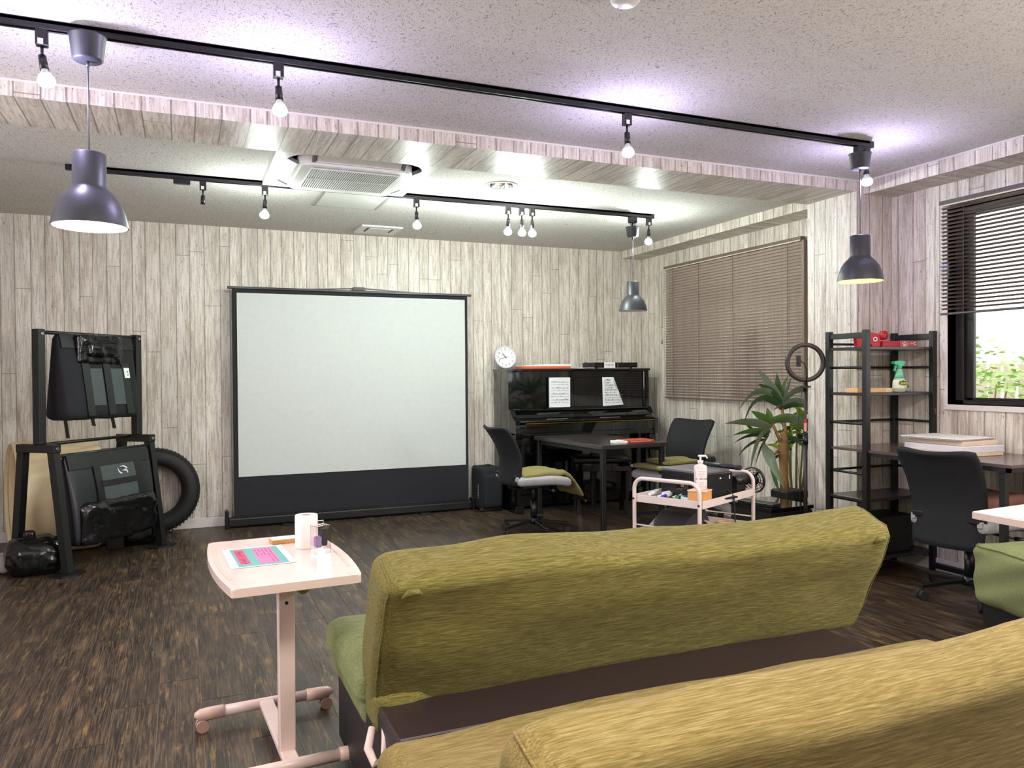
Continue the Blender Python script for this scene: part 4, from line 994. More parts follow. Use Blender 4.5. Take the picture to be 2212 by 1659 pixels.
# clip fan
t = thing('clip_fan', 'small black fan with round grille sticking out at the right end of the cart', 'fan', cl(.322, -.148, ZT), CR-.12)
q = B(); cyl(q, (-.14, 0, .078), (-.02, 0, .080), .030, .036, 20); box(q, -.13, -.05, -.03, .03, .0, .06, .008); obj('motor_body', q, M_blk2, t)
m = Matrix.Translation((.070, 0, .066)) @ Matrix.Rotation(PI/2-.12, 4, 'Y')
q = B(); lathe(q, [(.072, -.012), (.077, 0), (.072, .012), (.067, 0)], 36, m, closed=True)
for rr in (.02, .04, .056): lathe(q, [(rr-.0015, .01), (rr+.0015, .01), (rr+.0015, .013), (rr-.0015, .013)], 28, m, closed=True)
for k in range(16): a = 2*PI*k/16; bar(q, m @ Vector((.01*math.cos(a), .01*math.sin(a), .012)), m @ Vector((.072*math.cos(a), .072*math.sin(a), .004)), .002, .002)
obj('grille', q, M_blk2, t)
q = B(); lathe(q, [(0, -.012), (.030, -.012), (.034, .006), (0, .008)], 16, m)
for k in range(5): a = k*2*PI/5; bar(q, m @ Vector((.012*math.cos(a), .012*math.sin(a), -.004)), m @ Vector((.060*math.cos(a), .060*math.sin(a), .002)), .030, .002)
obj('fan_blades', q, M_blk2, t)
q = B(); cyl(q, (-.03, 0, .080), (.06, 0, .070), .026, n=16); obj('neck', q, M_blk2, t)
tube(q := B(), [(.075, 0, -.01), (.08, -.005, -.05), (.078, .0, -.12), (.082, 0, -.22)], .003, 6); obj('cable', q, M_rub, t)
t = thing('white_tray', 'shallow white plastic tray behind the fan on the cart', 'tray', cl(.19, .13, ZT), CR); q = B(); box(q, -.10, .10, -.05, .05, 0, .006, .001); box(q, -.10, .10, .045, .05, 0, .12, .001); obj('tray_body', q, M_cart, t)
# markers
mk = [(-.262, .10, '3f3fb4', 'whiteboard marker with blue cap lying leftmost on the cart'), (-.245, .055, '4a3fc0', 'whiteboard marker with violet-blue cap second from the left'), (-.235, .02, '5c1f28', 'whiteboard marker with dark red cap between blue and green ones'), (-.225, -.018, '1f8a45', 'whiteboard marker with green cap on the cart')]
for i, (x, y, c, lb_) in enumerate(mk):
    t = thing('marker', lb_, 'marker', cl(x, y, ZT+.012 + .012*(i % 2)), CR+math.radians(6+3*i), 'whiteboard markers on the cart')
    q = B(); cyl(q, (.03, 0, 0), (.135, 0, 0), .0095, n=14); obj('barrel', q, M_paper, t)
    q = B(); cyl(q, (-.015, 0, 0), (.032, 0, 0), .0105, .0108, 14); obj('cap', q, mat('cap_'+c, c, .35), t)
for i, (x, y, rz) in enumerate(((-.20, .15, 10), (-.14, .09, -8), (-.12, -.05, 14))):
    t = thing('marker', ['white marker lying at the back corner of the cart', 'white marker lying across the others on the cart', 'white marker nearest the pump bottle'][i], 'marker', cl(x, y, ZT+.030), CR+math.radians(rz), 'whiteboard markers on the cart')
    q = B(); cyl(q, (-.04, 0, 0), (.08, 0, 0), .0095, n=14); obj('barrel', q, M_paper, t)
t = thing('blue_packet', 'crumpled dark blue packet beside the markers on the cart', 'packet', cl(-.17, -.06, ZT+.02), CR)
obj('packet_body', rbox(B(), .05, .035, .018, .015, 10, lambda p: p+Vector((0, 0, .012*mnoise.noise(p*30)))), mat('navy_foil', '22304f', .25), t)
obj('packet_corner', rbox(B(), .02, .03, .012, .010, 6, lambda p: p+Vector((0, 0, .010*mnoise.noise(p*40))), Matrix.Translation((-.045, -.01, .0))), mat('pale_foil', 'b9cfd8', .3), t)
# middle tray items
ZM = .455-.031
t = thing('black_console', 'dark wedge-shaped electronic box tilted on the lower tray of the cart', 'electronics', cl(-.14, .02, ZM), CR-.05)
q = B(); prism(q, [(-.14, 0), (.12, 0), (.15, .055), (.10, .135), (-.02, .125), (-.15, .055)], -.10, .10, Matrix(((1, 0, 0, 0), (0, 0, 1, 0), (0, 1, 0, 0), (0, 0, 0, 1))), bev=.004); obj('shell', q, mat('charcoal_plastic', '323335', .45), t)
obj('edge_groove', box(B(), -.13, .13, -.104, -.10, .048, .053), M_rub, t)
t = thing('grey_tray_lid', 'pale grey angled plastic board on the lower tray', 'board', cl(.06, -.08, ZM+.045), CR)
obj('board', box(B(), -.12, .13, -.09, .05, 0, .008, .002, Matrix.Rotation(math.radians(14), 4, 'Y') @ Matrix.Rotation(math.radians(28), 4, 'X')), mat('warm_grey_plastic', 'bfb0a8', .4), t)
t = thing('silver_tablet', 'grey tablet with dark emblem leaning at the right of the lower tray', 'tablet', cl(.235, -.10, ZM+.01), CR-.25)
mm = Matrix.Rotation(math.radians(-55), 4, 'X')
obj('back_shell', box(B(), -.075, .06, .0, .11, 0, .007, .003, mm), mat('bronze_grey_metal', '8b7c76', .35, metal=.3), t)
q = B(); lathe(q, [(0, 0), (.009, 0), (.009, .0006), (0, .0006)], 16, mm @ Matrix.Translation((-.01, .05, -.0006))); obj('emblem', q, M_ink, t)
t = thing('tan_cup', 'small tan paper cup on the lower tray beside the cable', 'cup', cl(.05, -.145, ZM), 0); obj('cup_body', lathe(B(), [(0, 0), (.032, 0), (.038, .065), (.035, .065), (.03, .004), (0, .004)], 24), mat('tan_paper', 'd2a783', .6), t)
t = tag(obj('power_cable', tube(B(), [cl(.02, -.10, ZT+.05), cl(.03, -.17, ZT+.06), cl(.035, -.212, ZT+.02), cl(.03, -.222, .50), cl(.035, -.22, .30), cl(.10, -.24, .06), cl(.3, -.2, .008)], .004, 8), M_rub), 'black power cable hanging down over the side of the cart', 'cable')

# ================================================================= BLACK CABINET, RING LIGHT, PLANTS
t = thing('low_cabinet', 'low glossy black square cabinet between the cart and the plants', 'cabinet', (3.74, 4.27, 0), math.radians(3))
obj('top', box(B(), -.19, .19, -.205, .205, .375, .40, .002), M_gloss, t); obj('carcass', box(B(), -.18, .18, -.19, .195, .03, .375, .003), M_black, t); obj('door', box(B(), -.175, .175, -.205, -.19, .04, .37, .003), M_blk2, t); obj('plinth', box(B(), -.16, .16, -.17, .17, 0, .03), M_black, t)
t = thing('tablet_on_cabinet', 'thin black slab lying on the left edge of the low black cabinet', 'electronics', (3.60, 4.24, .401), math.radians(14)); obj('slab', box(B(), -.045, .05, -.15, .13, 0, .022, .003), M_blk2, t)
rl = thing('ring_light', 'black ring light with phone clamp on a tall slim stand', 'ring light', (3.815, 4.02, 0), math.radians(-27))
q = B(); lathe(q, [(.103, -.010), (.103, .010), (.108, .014), (.126, .014), (.131, .009), (.131, -.009), (.126, -.014), (.108, -.014)], 48, Matrix.Translation((0, 0, 1.362)) @ Matrix.Rotation(PI/2, 4, 'X'), closed=True); obj('ring_housing', q, mat('dark_brown_plastic', '2f2725', .4), rl)
q = B(); lathe(q, [(.1085, -.016), (.1255, -.016), (.1255, -.0145), (.1085, -.0145)], 48, Matrix.Translation((0, 0, 1.362)) @ Matrix.Rotation(PI/2, 4, 'X'), closed=True); obj('diffuser', q, M_white, rl)
q = B(); cyl(q, (0, 0, .62), (0, 0, 1.19), .0085, n=12); cyl(q, (0, 0, .10), (0, 0, .84), .013, n=14); obj('pole', q, M_black, rl)
q = B(); cyl(q, (0, 0, .82), (0, 0, .87), .018, n=14); cyl(q, (0, 0, .845), (-.04, 0, .85), .007, n=8); obj('clamp_collar', q, M_blk2, rl)
q = B(); cyl(q, (0, 0, 1.17), (0, 0, 1.225), .014, n=12); box(q, -.035, .035, -.008, .008, 1.195, 1.207, .002); obj('ball_head', q, M_blk2, rl)
tube(q := B(), [(0, -.01, 1.20), (.006, -.02, 1.27), (.0, -.03, 1.32), (-.018, -.035, 1.355), (-.045, -.04, 1.372)], .004, 8); obj('gooseneck', q, M_blk2, rl)
q = B(); box(q, -.068, -.042, -.05, -.03, 1.335, 1.405, .003); cyl(q, (-.055, -.05, 1.37), (-.055, -.065, 1.37), .014, n=12); obj('phone_clamp', q, M_blk2, rl)
for k in range(3):
    a = 2*PI*k/3+.4; q = B(); bar(q, (0, 0, .30), (.25*math.cos(a), .25*math.sin(a), .012), .012, .010); bar(q, (0, 0, .12), (.14*math.cos(a), .14*math.sin(a), .145), .008, .006); obj('tripod_leg', q, M_black, rl)
lb = obj('warning_sticker', lathe(B(), [(.0095, .905), (.0095, .985)], 14), mat('red_white_sticker', 'd98a86', .5), rl, 'red and white sticker'); obj('sticker_band', lathe(B(), [(.0098, .96), (.0098, .985)], 14), M_red, lb)
tube(q := B(), [(-.02, 0, 1.19), (-.04, .01, 1.0), (-.055, .015, .8), (-.04, .01, .6), (-.03, 0, .3)], .002, 6); obj('cable', q, M_rub, rl)

RGT = Vector((.9209, -.3898, 0)); FWD = Vector((.3898, .9209, 0))
def leaf(P0, P1, P2, w0, fold_=.25, n=9):
    """blade along a quadratic curve, local coords"""
    q = B(); rows = []
    for i in range(n+1):
        t_ = i/n; c = P0*(1-t_)**2+P1*2*t_*(1-t_)+P2*t_*t_; d_ = ((P1-P0)*(1-t_)+(P2-P1)*t_).normalized()
        s = d_.cross(Vector((0, 0, 1))); 
        if s.length < .2: s = RGT.copy()
        s.normalize(); s = (s + FWD*.0).normalized(); up = s.cross(d_).normalized()
        # turn the blade partly towards the room
        s = (s*.55 + d_.cross(FWD).normalized()*.75).normalized() if d_.cross(FWD).length > .1 else s
        ww = w0*(math.sin(PI*min(1, t_*.93+.07)**.75))**.85*.5 if t_ < 1 else .0005
        rows.append((q.verts.new(c+s*ww+up*ww*fold_), q.verts.new(c), q.verts.new(c-s*ww+up*ww*fold_)))
    for a, b_ in zip(rows, rows[1:]):
        for k in range(2): fc = q.faces.new((a[k], a[k+1], b_[k+1], b_[k])); fc.smooth = True
    return q
def okp(o):  # keep leaves out of wall and pillar
    o = o.copy(); gx, gy = o.x+4.13, o.y+4.56
    if gx > 4.53: o.x = 4.53-4.13
    if gx > 4.17 and gy < 4.43: o.y = 4.43-4.56
    return o
PLC = Vector((4.13, 4.56, 0))
def px(x, y, dep=0.0):
    """offsets measured off the plant's axis: x, y in 1/291 m"""
    return RGT*((x-1706)/291) + Vector((0, 0, 1.06-(y-873)/291)) + FWD*dep
pl = thing('dracaena_plant', 'tall dark green dracaena with a ringed trunk in a black pot near the window wall', 'plant', PLC)
q = B(); box(q, -.06, .13, -.09, .09, .0, .42, .006); obj('pot', q, M_black, pl)
obj('soil', box(B(), -.05, .12, -.08, .08, .40, .425), mat('soil', '3a2d22', .95), pl)
def lp(*a): return [px(*p) for p in a]
obj('trunk', tube(B(), lp((1706, 1070), (1704, 1035), (1703, 1000), (1701, 965), (1702, 955)), [.034, .032, .031, .036, .033], 14), M_stem, pl)
obj('trunk_stub', tube(B(), lp((1703, 962), (1706, 945), (1700, 935)), [.030, .026, .018], 12), M_stem, pl)
obj('branch', tube(B(), lp((1703, 955), (1708, 930), (1702, 900), (1699, 872)), [.016, .013, .012, .011], 10), M_stem, pl)
obj('branch', tube(B(), lp((1700, 958), (1690, 940), (1684, 925), (1679, 915)), [.014, .012, .011, .010], 10), M_stem, pl)
obj('branch', tube(B(), lp((1700, 962), (1680, 985), (1668, 975), (1662, 960)), [.010, .009, .008, .008], 8), M_stem, pl)
L = [((1700, 872), (1668, 830), (1642, 794), .055, -.05), ((1698, 870), (1688, 835), (1687, 806), .05, -.02), ((1700, 870), (1703, 840), (1716, 810), .05, .02), ((1698, 873), (1665, 838), (1640, 828), .05, -.10),
     ((1696, 870), (1640, 812), (1592, 885), .05, -.16), ((1695, 876), (1628, 830), (1599, 916), .045, -.20), ((1700, 872), (1722, 835), (1732, 812), .045, .10), ((1702, 872), (1745, 818), (1788, 862), .05, .06), ((1702, 876), (1745, 850), (1762, 905), .055, -.10),
     ((1700, 880), (1672, 862), (1650, 862), .04, -.06), ((1700, 868), (1712, 850), (1725, 838), .04, -.14), ((1698, 885), (1690, 870), (1668, 884), .035, -.14), ((1702, 884), (1724, 868), (1742, 880), .04, -.12),
     ((1676, 925), (1622, 905), (1563, 911), .062, -.16), ((1674, 935), (1628, 925), (1583, 937), .045, -.12), ((1677, 918), (1650, 900), (1624, 885), .055, -.10), ((1678, 915), (1668, 895), (1668, 880), .045, .0), ((1672, 938), (1640, 945), (1606, 900), .028, -.06),
     ((1668, 935), (1632, 935), (1611, 1012), .070, -.22), ((1664, 950), (1618, 950), (1590, 984), .032, -.15), ((1664, 958), (1655, 985), (1684, 1046), .068, -.20), ((1676, 912), (1720, 892), (1770, 932), .075, -.14), ((1700, 950), (1728, 940), (1742, 968), .040, -.05),
     ((1674, 930), (1640, 905), (1612, 905), .025, -.02), ((1672, 940), (1645, 965), (1634, 1000), .032, -.10), ((1680, 915), (1700, 895), (1712, 905), .04, -.16), ((1668, 945), (1630, 930), (1592, 955), .03, -.05), ((1676, 1000), (1680, 1040), (1692, 1063), .030, -.03),
     ((1738, 1074), (1760, 1064), (1787, 1070), .055, -.10)]
M_leafg = mat('grey_green_leaf', '74836a', .34, var=.3, vscale=(5, 5, 5)); M_leafb = mat('mid_green_leaf', '5d7d3a', .34, var=.3, vscale=(5, 5, 5))
for li, (a, b_, c, w_, dep) in enumerate(L):
    P0 = px(*a, 0.0); P1 = px(*b_, dep*.6); P2 = px(*c, dep)
    P1, P2 = okp(P1), okp(P2)
    obj('leaf', leaf(P0, P1, P2, w_*1.2), (M_leafg, M_leaf, M_leafb, M_leaf)[(0, 1, 2, 1, 0, 1, 1, 0, 0, 1, 0, 1, 1, 0, 2, 2, 2, 1, 0, 1, 0, 0, 1, 0, 1, 2, 1, 1, 2)[li]], pl)
# second, lime leaved plant behind
PL2 = Vector((4.33, 4.66, 0)); q2 = thing('striped_plant', 'slender lime-green striped plant with thin canes behind the dracaena', 'plant', PL2)
obj('pot', lathe(B(), [(0, 0), (.07, 0), (.09, .30), (.085, .30), (.07, .02), (0, .02)], 24), M_black, q2)
for (x0, x1, top) in ((-.04, -.05, .92), (.0, .02, 1.05), (.03, .09, .98), (-.02, -.09, .85), (.04, .12, .80)):
    obj('cane', tube(B(), [(x0, x0*.2, .25), ((x0+x1)/2, .01, top*.6), (x1, .0, top)], [.010, .008, .006], 8), mat('olive_cane', '7a7440', .6), q2)
    for k in range(9):
        a = random.uniform(0, 2*PI); ln = random.uniform(.12, .2); z = top-random.uniform(0, .22); dx, dy = math.cos(a)*ln, math.sin(a)*ln*.6
        P0 = Vector((x1, 0, z)); P2 = Vector((min(x1+dx, .20), max(-.14, dy), z+random.uniform(-.08, .12))); P1 = (P0+P2)/2+Vector((0, 0, .07))
        if 4.33+P2.x > 4.54: P2.x = 4.54-4.33
        if P2.x+4.33 > 4.18: P2.y = max(P2.y, -.20)
        obj('leaf', leaf(P0, P1, P2, random.uniform(.03, .042), n=6), M_leafl if k % 3 else M_leaf, q2)

# ================================================================= OVERBED TABLES
def bow_poly(hw, hl, bow, n=10):
    P = []
    for i in range(n+1): t_ = -1+2*i/n; P.append((hw+bow*(1-t_*t_), hl*t_))
    for i in range(n+1): t_ = 1-2*i/n; P.append((-hw-bow*(1-t_*t_), hl*t_))
    # round the corners slightly
    out = []
    m_ = len(P)
    for i, p_ in enumerate(P):
        if i in (0, n, n+1, 2*n+1):
            a = Vector(P[i-1]); b_ = Vector(P[(i+1) % m_]); c = Vector(p_)
            u = (a-c).normalized()*.014; v = (b_-c).normalized()*.014
            for s in (0, .25, .5, .75, 1): out.append(tuple(c+u*(1-s)**2+v*s*s))
        else: out.append(p_)
    return out
def overbed(label, loc, rz, zt, hw=.192, hl=.357):
    t = thing('overbed_table', label, 'table', loc, rz, 'blush white side tables')
    obj('tabletop', prism(B(), bow_poly(hw, hl, .028), zt-.026, zt, bev=.004), M_pink, t)
    for s in (-1, 1):
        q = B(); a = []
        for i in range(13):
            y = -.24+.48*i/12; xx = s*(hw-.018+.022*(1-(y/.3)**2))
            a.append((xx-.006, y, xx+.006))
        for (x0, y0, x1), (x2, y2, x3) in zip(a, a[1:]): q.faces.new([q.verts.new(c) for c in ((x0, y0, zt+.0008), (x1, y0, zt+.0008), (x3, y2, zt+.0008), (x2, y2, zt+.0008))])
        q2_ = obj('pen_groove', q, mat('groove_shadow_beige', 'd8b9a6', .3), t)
    px_, py_ = .0, -.125
    obj('column', box(B(), px_-.026, px_+.026, py_-.018, py_+.018, .075, zt-.05, .003), M_pinkm, t)
    q = B(); box(q, px_-.05, px_+.05, py_-.06, py_+.20, zt-.05, zt-.0262, .003); obj('support_plate', q, mat('grey_bracket', '5f5a55', .4), t)
    q = B(); cyl(q, (px_+.045, py_-.02, zt-.066), (px_+.048, py_-.055, zt-.070), .021, .019, 20); box(q, px_+.034, px_+.060, py_-.060, py_-.054, zt-.074, zt-.066); obj('height_knob', q, mat('brass_knob', '9a7c45', .35, metal=.6), t)
    q = B(); cyl(q, (px_, py_-.0185, zt-.12), (px_, py_-.0175, zt-.12), .006, n=12); obj('column_screw', q, M_rub, t)
    obj('base_beam', box(B(), px_-.025, px_+.025, -.215, .315, .055, .078, .004), M_pinkm, t)
    for yb in (-.215, .315):
        q = B(); cyl(q, (-.16, yb, .062), (.16, yb, .062), .0195, n=20); obj('foot_bar', q, M_pinkm, t)
        for s in (-1, 1):
            q = B(); tube(q, [(s*.15, yb, .062), (s*.20, yb, .060), (s*.235, yb, .062), (s*.252, yb, .064)], [.023, .024, .020, .008], 14); obj('foot_cover', q, mat('beige_foot_cover', 'd2b3a6', .35), t)
            q = B(); 
            for sg in (-1, 1): cyl(q, (s*.225, yb+sg*.006, .0225), (s*.225, yb+sg*.02, .0225), .0225, n=18)
            obj('caster', q, mat('beige_caster', 'b99a8c', .4), t)
    return t
TT1 = .68
ov1 = overbed('blush white bedside table on castors left of the front sofa', (.300, 2.765, 0), math.radians(3.2), TT1)
ov2 = overbed('blush white bedside table at the right edge behind the near sofa', (3.075, 1.785, 0), math.radians(4), .745)
# poster sheet
RT = math.radians(3.2)
ps_ = thing('notice_sheet', 'white laminated sheet with teal and pink printed blocks on the bedside table', 'sheet', (.236, 2.805, TT1+.0012), RT)
obj('paper', box(B(), -.103, .103, -.148, .148, 0, .0008), M_paper, ps_)
obj('teal_block', box(B(), -.078, .082, -.140, .138, .0008, .0012), mat('teal_print', '4f9f97', .4), ps_)
def rot_rect(nm, x0, x1, y0, y1, m_, z=.0012):
    return obj(nm, box(B(), x0, x1, y0, y1, z, z+.0004, 0), m_, ps_)
rot_rect('red_title_block', -.068, -.036, -.105, .115, mat('magenta_red_print', 'd8245f', .4)); rot_rect('pink_text_block', -.008, .058, -.12, .12, mat('pink_print', 'e0609a', .4))
q = B()
for k in range(9):
    y = -.095+.022*k
    if k in (4,): continue
    for j in range(3): a = random.uniform(-.064, -.05); b_ = random.uniform(.003, .014); yy = y+random.uniform(-.006, .006); box(q, a, a+b_, yy, yy+.003, .0016, .0020)
    box(q, -.053, -.050, y-.007, y+.007, .0016, .0020)
obj('title_strokes', q, mat('dark_red_ink', '6a1030', .5), ps_)
q = B()
for k in range(5):
    for j in range(26):
        if random.random() < .2: continue
        yy = -.108+.0083*j; xx = .0+.012*k
        if k > 2 or j > 12: box(q, xx, xx+.004, yy, yy+.005, .0016, .0019)
obj('text_lines', q, mat('plum_ink', '8d3a68', .6), ps_)['kind'] = 'stuff'
t = thing('paper_roll', 'upright white paper towel roll on the bedside table', 'paper roll', (.411, 2.885, TT1+.0005)); obj('roll_body', lathe(B(), [(.016, 0), (.039, 0), (.040, .003), (.040, .114), (.039, .117), (.017, .117)], 40, closed=True), mat('soft_tissue', 'efdcd8', .85, bump=.1), t); obj('card_core', lathe(B(), [(.0155, .001), (.0165, .001), (.0165, .1165), (.0155, .1165)], 24, closed=True), mat('grey_card', '9a8f88', .8), t)
t = thing('card_box', 'small flat white box with golden sides on the far edge of the bedside table', 'box', (.352, 3.005, TT1+.0005), RT+.05); obj('carton', box(B(), -.055, .055, -.028, .028, 0, .015, .001), mat('gold_card', 'c08a4a', .35), t); obj('lid_face', box(B(), -.053, .053, -.026, .026, .015, .0165), mat('pale_blue_card', 'd4dade', .4), t)
t = thing('clear_package', 'clear plastic package holding a dark and purple item beside the paper roll', 'package', (.442, 2.765, TT1+.0005), RT+.35)
q = B()
for (a, b_, c, e) in ((-.028, .028, -.020, -.0192), (-.028, .028, .0192, .020), (-.028, -.0272, -.02, .02), (.0272, .028, -.02, .02)): box(q, a, b_, c, e, 0, .098)
box(q, -.028, .028, -.02, .02, .097, .098); box(q, -.012, .012, -.0005, .0005, .098, .115, .002)
obj('clear_shell', q, M_clear, t); obj('dark_insert', box(B(), .002, .022, -.012, .012, .025, .085, .004), mat('dark_plum_plastic', '3a2f38', .35), t); obj('purple_insert', box(B(), -.022, .0, -.012, .012, .022, .06, .004), mat('lilac_plastic', 'b08fc0', .35), t)

# ================================================================= SOFAS
def wob(p, amp, f, s): return amp*mnoise.noise(Vector((p.x*f+s, p.y*f*2.2, p.z*f*2.2)))
def sofa(label, oy, mback, mseat, seat_front, seed, x0=.47, x1=2.29, tilt=22.6, by=2.133, bz=.597, ht=.092, sag=.042):
    hxs = (x1-x0)/2; cx = (x0+x1)/2
    t = thing('click_clack_sofa', label, 'sofa', (cx, 2.3+oy, 0), 0, 'olive covered sofas')
    Y = lambda y: y-2.3
    q = B(); box(q, -hxs+.02, hxs-.19, Y(1.90), Y(2.72), .05, .372, .006); obj('base_box', q, mat('black_leatherette', '151315', .5), t)
    q = B(); box(q, -hxs+.022, hxs-.192, Y(1.902), Y(2.70), .372, .386, .004); obj('base_top', q, M_brown, t, 'dark brown padded top of the base')
    for sx in (-1, 1):
        for yy in (1.95, 2.66): obj('foot', lathe(B(), [(0, 0), (.02, 0), (.026, .05), (0, .05)], 14, Matrix.Translation((sx*(hxs-.25), Y(yy), 0))), M_blk2, t)
    th = math.radians(tilt)
    def bfn(p):
        e = abs(p.x)/hxs
        top = max(0, p.z/.215)
        p = p.copy()
        p.y += wob(p, .010, 3.2, seed) + .010*math.sin(p.x*4+seed)*(1-e)
        p.z += .008*math.sin(p.x*3.4+1.0+seed)*top - .016*(e**8)*top - sag*(1-e*e)*top + (.35*sag*math.exp(-((p.x+.46)/.26)**2)*1.5*top) + wob(p, .006, 7, seed+3)
        if p.z < 0: p.z -= .055*max(0, (-p.x/hxs-.45))*1.2*(-p.z/.215); p.y += .03*max(0, (-p.x/hxs-.7))*(-p.z/.215)
        p.x *= 1 - .014*(abs(p.z)/.215)**4
        p.y += .006*math.sin(p.x*38+p.z*30)*max(0, e-.90)*5
        return p
    m = Matrix.Translation((0, Y(by), bz)) @ Matrix.Rotation(th, 4, 'X')
    bo = obj('backrest', rbox(B(), hxs, ht, .236, .050, 44, bfn, m), mback, t)
    # seam piping on both ends and gathered corners
    for s in (-1, 1):
        ex = s*(hxs-.050+.036); ey = -ht+.050-.036; ez = .236-.050+.036
        pts = [m @ bfn(Vector((ex, ey, zz))) for zz in (-.17, -.10, -.03, .05, .11, .16, .188)] + [m @ bfn(Vector((ex, yy, ez))) for yy in (-.055, -.02, .02, .05)]
        obj('seam', tube(B(), pts, .003, 6), mback, bo)
        c = m @ bfn(Vector((s*(hxs-.075), -.084, .196)))
        q = B(); tube(q, [c+Vector((-.03, -.006, -.014)), c+Vector((-.012, -.012, .0)), c+Vector((.012, -.008, .0)), c+Vector((.025, -.004, -.008))], [.004, .010, .009, .003], 8); obj('gather', q, mback, bo)
    sf_ = seat_front; hy = (sf_-2.26)/2; cy = (sf_+2.26)/2
    def sfn(p):
        p = p.copy(); p.z += wob(p, .010, 4, seed+7) + (.010*(1-(p.x/hxs)**2) if p.z > 0 else 0)
        p.x += (.018 if p.x > 0 else -.018)*math.cos(p.z/.095*1.4)*(abs(p.x)/hxs)**6
        if p.z < 0: p.x *= .985
        return p
    obj('seat', rbox(B(), hxs-.035, hy, .092, .040, 36, sfn, Matrix.Translation((-.03, Y(cy), .345))), mseat, t)
    hem = lambda p: Vector((p.x, p.y+.05*(p.x/.27+1)*.5+.010*mnoise.noise(Vector((p.x*14, 3, p.z*30))), p.z+.012*math.sin(p.x*9+1)*(1 if p.z < 0 else .3)+.05*max(0, p.x/.27)**2*(1 if p.z < 0 else .2)+.008*mnoise.noise(Vector((p.x*22, 1, p.z*40)))))
    obj('cover_hem', rbox(B(), .27, .085, .065, .04, 18, hem, Matrix.Translation((-hxs+.282, Y(2.188), .368))), mback, t)
    a = -hxs+.03
    pts = [(a-.03, Y(2.11), .335), (a-.05, Y(2.07), .30), (a-.04, Y(2.035), .272), (a-.015, Y(2.03), .285), (a-.008, Y(2.05), .325), (a-.0, Y(2.09), .345)]
    obj('elastic_strap', tube(B(), pts, [.010, .012, .012, .011, .010, .008], 8), mat('pale_pink_strap', 'd9c1b8', .7), t)
    return t
s1 = sofa('long olive covered sofa seen from behind in the middle of the room', 0.0, M_olive, M_green, 2.83, 1.3)  # seat is the same olive cloth, its lit tone put in as sage
s2 = sofa('nearest ochre-olive covered sofa at the bottom right corner', -1.04, M_ochre, M_ochre, 2.86, 5.1, x0=.415, tilt=12.0, by=1.040+1.04, bz=.562, ht=.080, sag=0)
# third sofa at right edge
s3 = thing('sofa_seat', 'sage green covered sofa end at the right edge below the bedside table', 'sofa', (3.965, 2.21, 0), math.radians(-14))
def s3f(p):
    p = p.copy(); p.z += wob(p, .008, 4, 11); p.y += .005*math.sin(p.z*40+p.x*20); p.x += -.005*math.cos(p.z*46+p.y*18); return p
obj('seat', rbox(B(), .45, .40, .150, .055, 30, s3f, Matrix.Translation((0, 0, .295))), M_green, s3)
for sy in (-1, 1):
    obj('seam', tube(B(), [s3f(Vector((x, sy*(.400-.012), .150-.012)))+Vector((0, 0, .295)) for x in [-.41+.82*k/16 for k in range(17)]], .004, 6), M_green, s3)
for sx in (-1, 1): obj('seam', tube(B(), [s3f(Vector((sx*(.45-.012), y, .150-.012)))+Vector((0, 0, .295)) for y in [-.36+.72*k/14 for k in range(15)]], .004, 6), M_green, s3)
obj('base_box', box(B(), -.41, .41, -.36, .36, .04, .25, .006), mat('black_leatherette', '151315', .5), s3)
for sx in (-1, 1):
    for sy in (-1, 1): obj('foot', lathe(B(), [(0, 0), (.02, 0), (.026, .04), (0, .04)], 14, Matrix.Translation((sx*.36, sy*.3, 0))), M_blk2, s3)

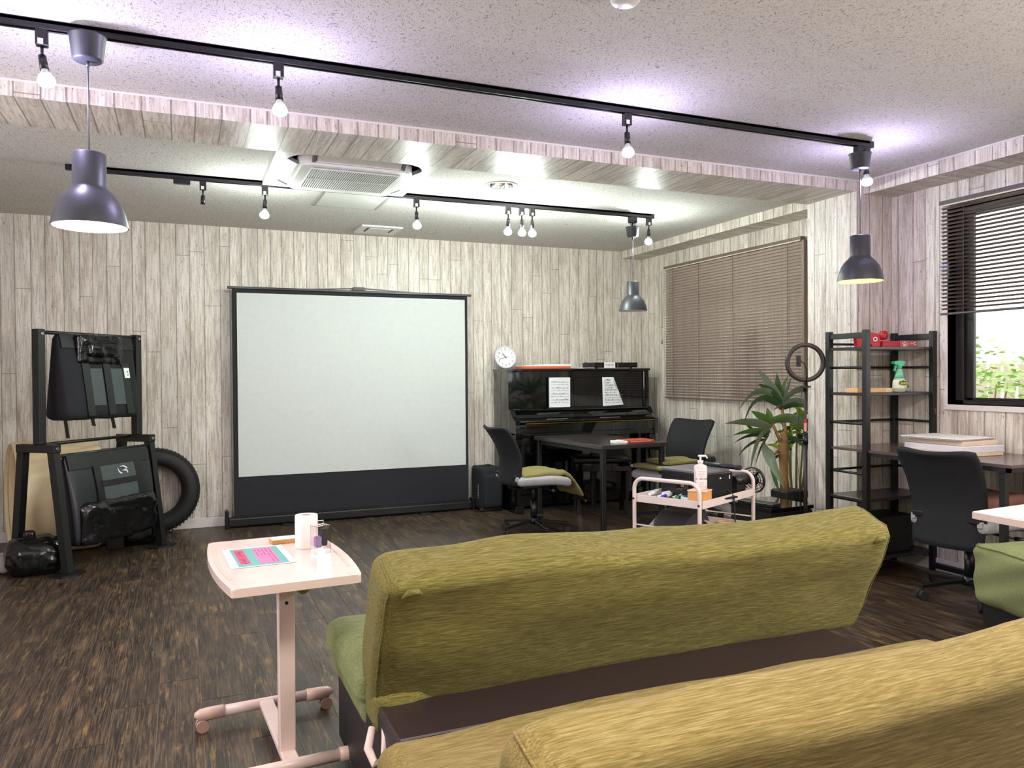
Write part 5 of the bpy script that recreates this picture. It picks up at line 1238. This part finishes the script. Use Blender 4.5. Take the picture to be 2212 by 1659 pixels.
# ================================================================= OUTSIDE
gd = struct('outdoor_ground', box(B(), XR+.35, 14, -3, 14, -.35, -.25), mat('pale_gravel', 'b7b09c', .9, bump=.3)); 
fe = thing('garden_fence', 'pale upright board fence in the garden beyond the window', 'fence', (7.6, 5.2, -.25))
q = B(); box(q, .03, .06, -3.4, 3.4, .35, .43); box(q, .03, .06, -3.4, 3.4, 1.15, 1.23); obj('rail', q, mat('weathered_wood', 'b9ad98', .8), fe)
fb = None
for k in range(46):
    y = -3.4+k*.15
    if fb is None: fb = obj('board', box(B(), 0, .028, -.055, .055, 0, 1.62, .002), mat('weathered_wood', 'b9ad98', .8), fe); fb.location = (0, y, 0)
    else: o = fb.copy(); C.objects.link(o); o.parent = fe; o.location = (0, y, random.uniform(-.01, .01))
M_gl = mat('bright_garden_leaf', '9dbb6a', .6, var=.35, vscale=(1.5, 1.5, 1.5))
def shrub(loc, rx, ry, rz_, n, label, seed):
    rnd = random.Random(seed); t = thing('garden_shrub', label, 'shrub', loc, 0, 'shrubs outside the window')
    q = B()
    for k in range(5): a = k*1.3; tube(q, [(0, 0, 0), (rx*.3*math.cos(a), ry*.3*math.sin(a), rz_*.9), (rx*.6*math.cos(a), ry*.6*math.sin(a), rz_*1.5)], [.02, .014, .006], 6)
    obj('stems', q, mat('bark_brown', '7c6a50', .8), t)
    q = B()
    for k in range(n):
        v = Vector((rnd.gauss(0, 1), rnd.gauss(0, 1), rnd.gauss(0, 1))).normalized()*rnd.uniform(.55, 1); c = Vector((v.x*rx, v.y*ry, rz_+v.z*rz_)); s = rnd.uniform(.03, .06)
        a = Vector((rnd.uniform(-1, 1), rnd.uniform(-1, 1), rnd.uniform(-.4, .4))).normalized(); b_ = a.cross(Vector((rnd.uniform(-1, 1), rnd.uniform(-1, 1), 1))).normalized()
        q.faces.new([q.verts.new(c+x) for x in (-a*s, b_*s*.5, a*s, -b_*s*.5)])
    obj('foliage', q, M_gl, t)['kind'] = 'stuff'
shrub((6.9, 5.0, -.25), .55, .7, .95, 1500, 'leafy light green shrub left in the window view', 1)
shrub((6.7, 3.6, -.25), .6, .8, 1.1, 1800, 'taller leafy shrub right in the window view', 2)
shrub((6.9, 2.0, -.25), .6, .8, 1.0, 1200, 'shrub beyond the right part of the window', 3)
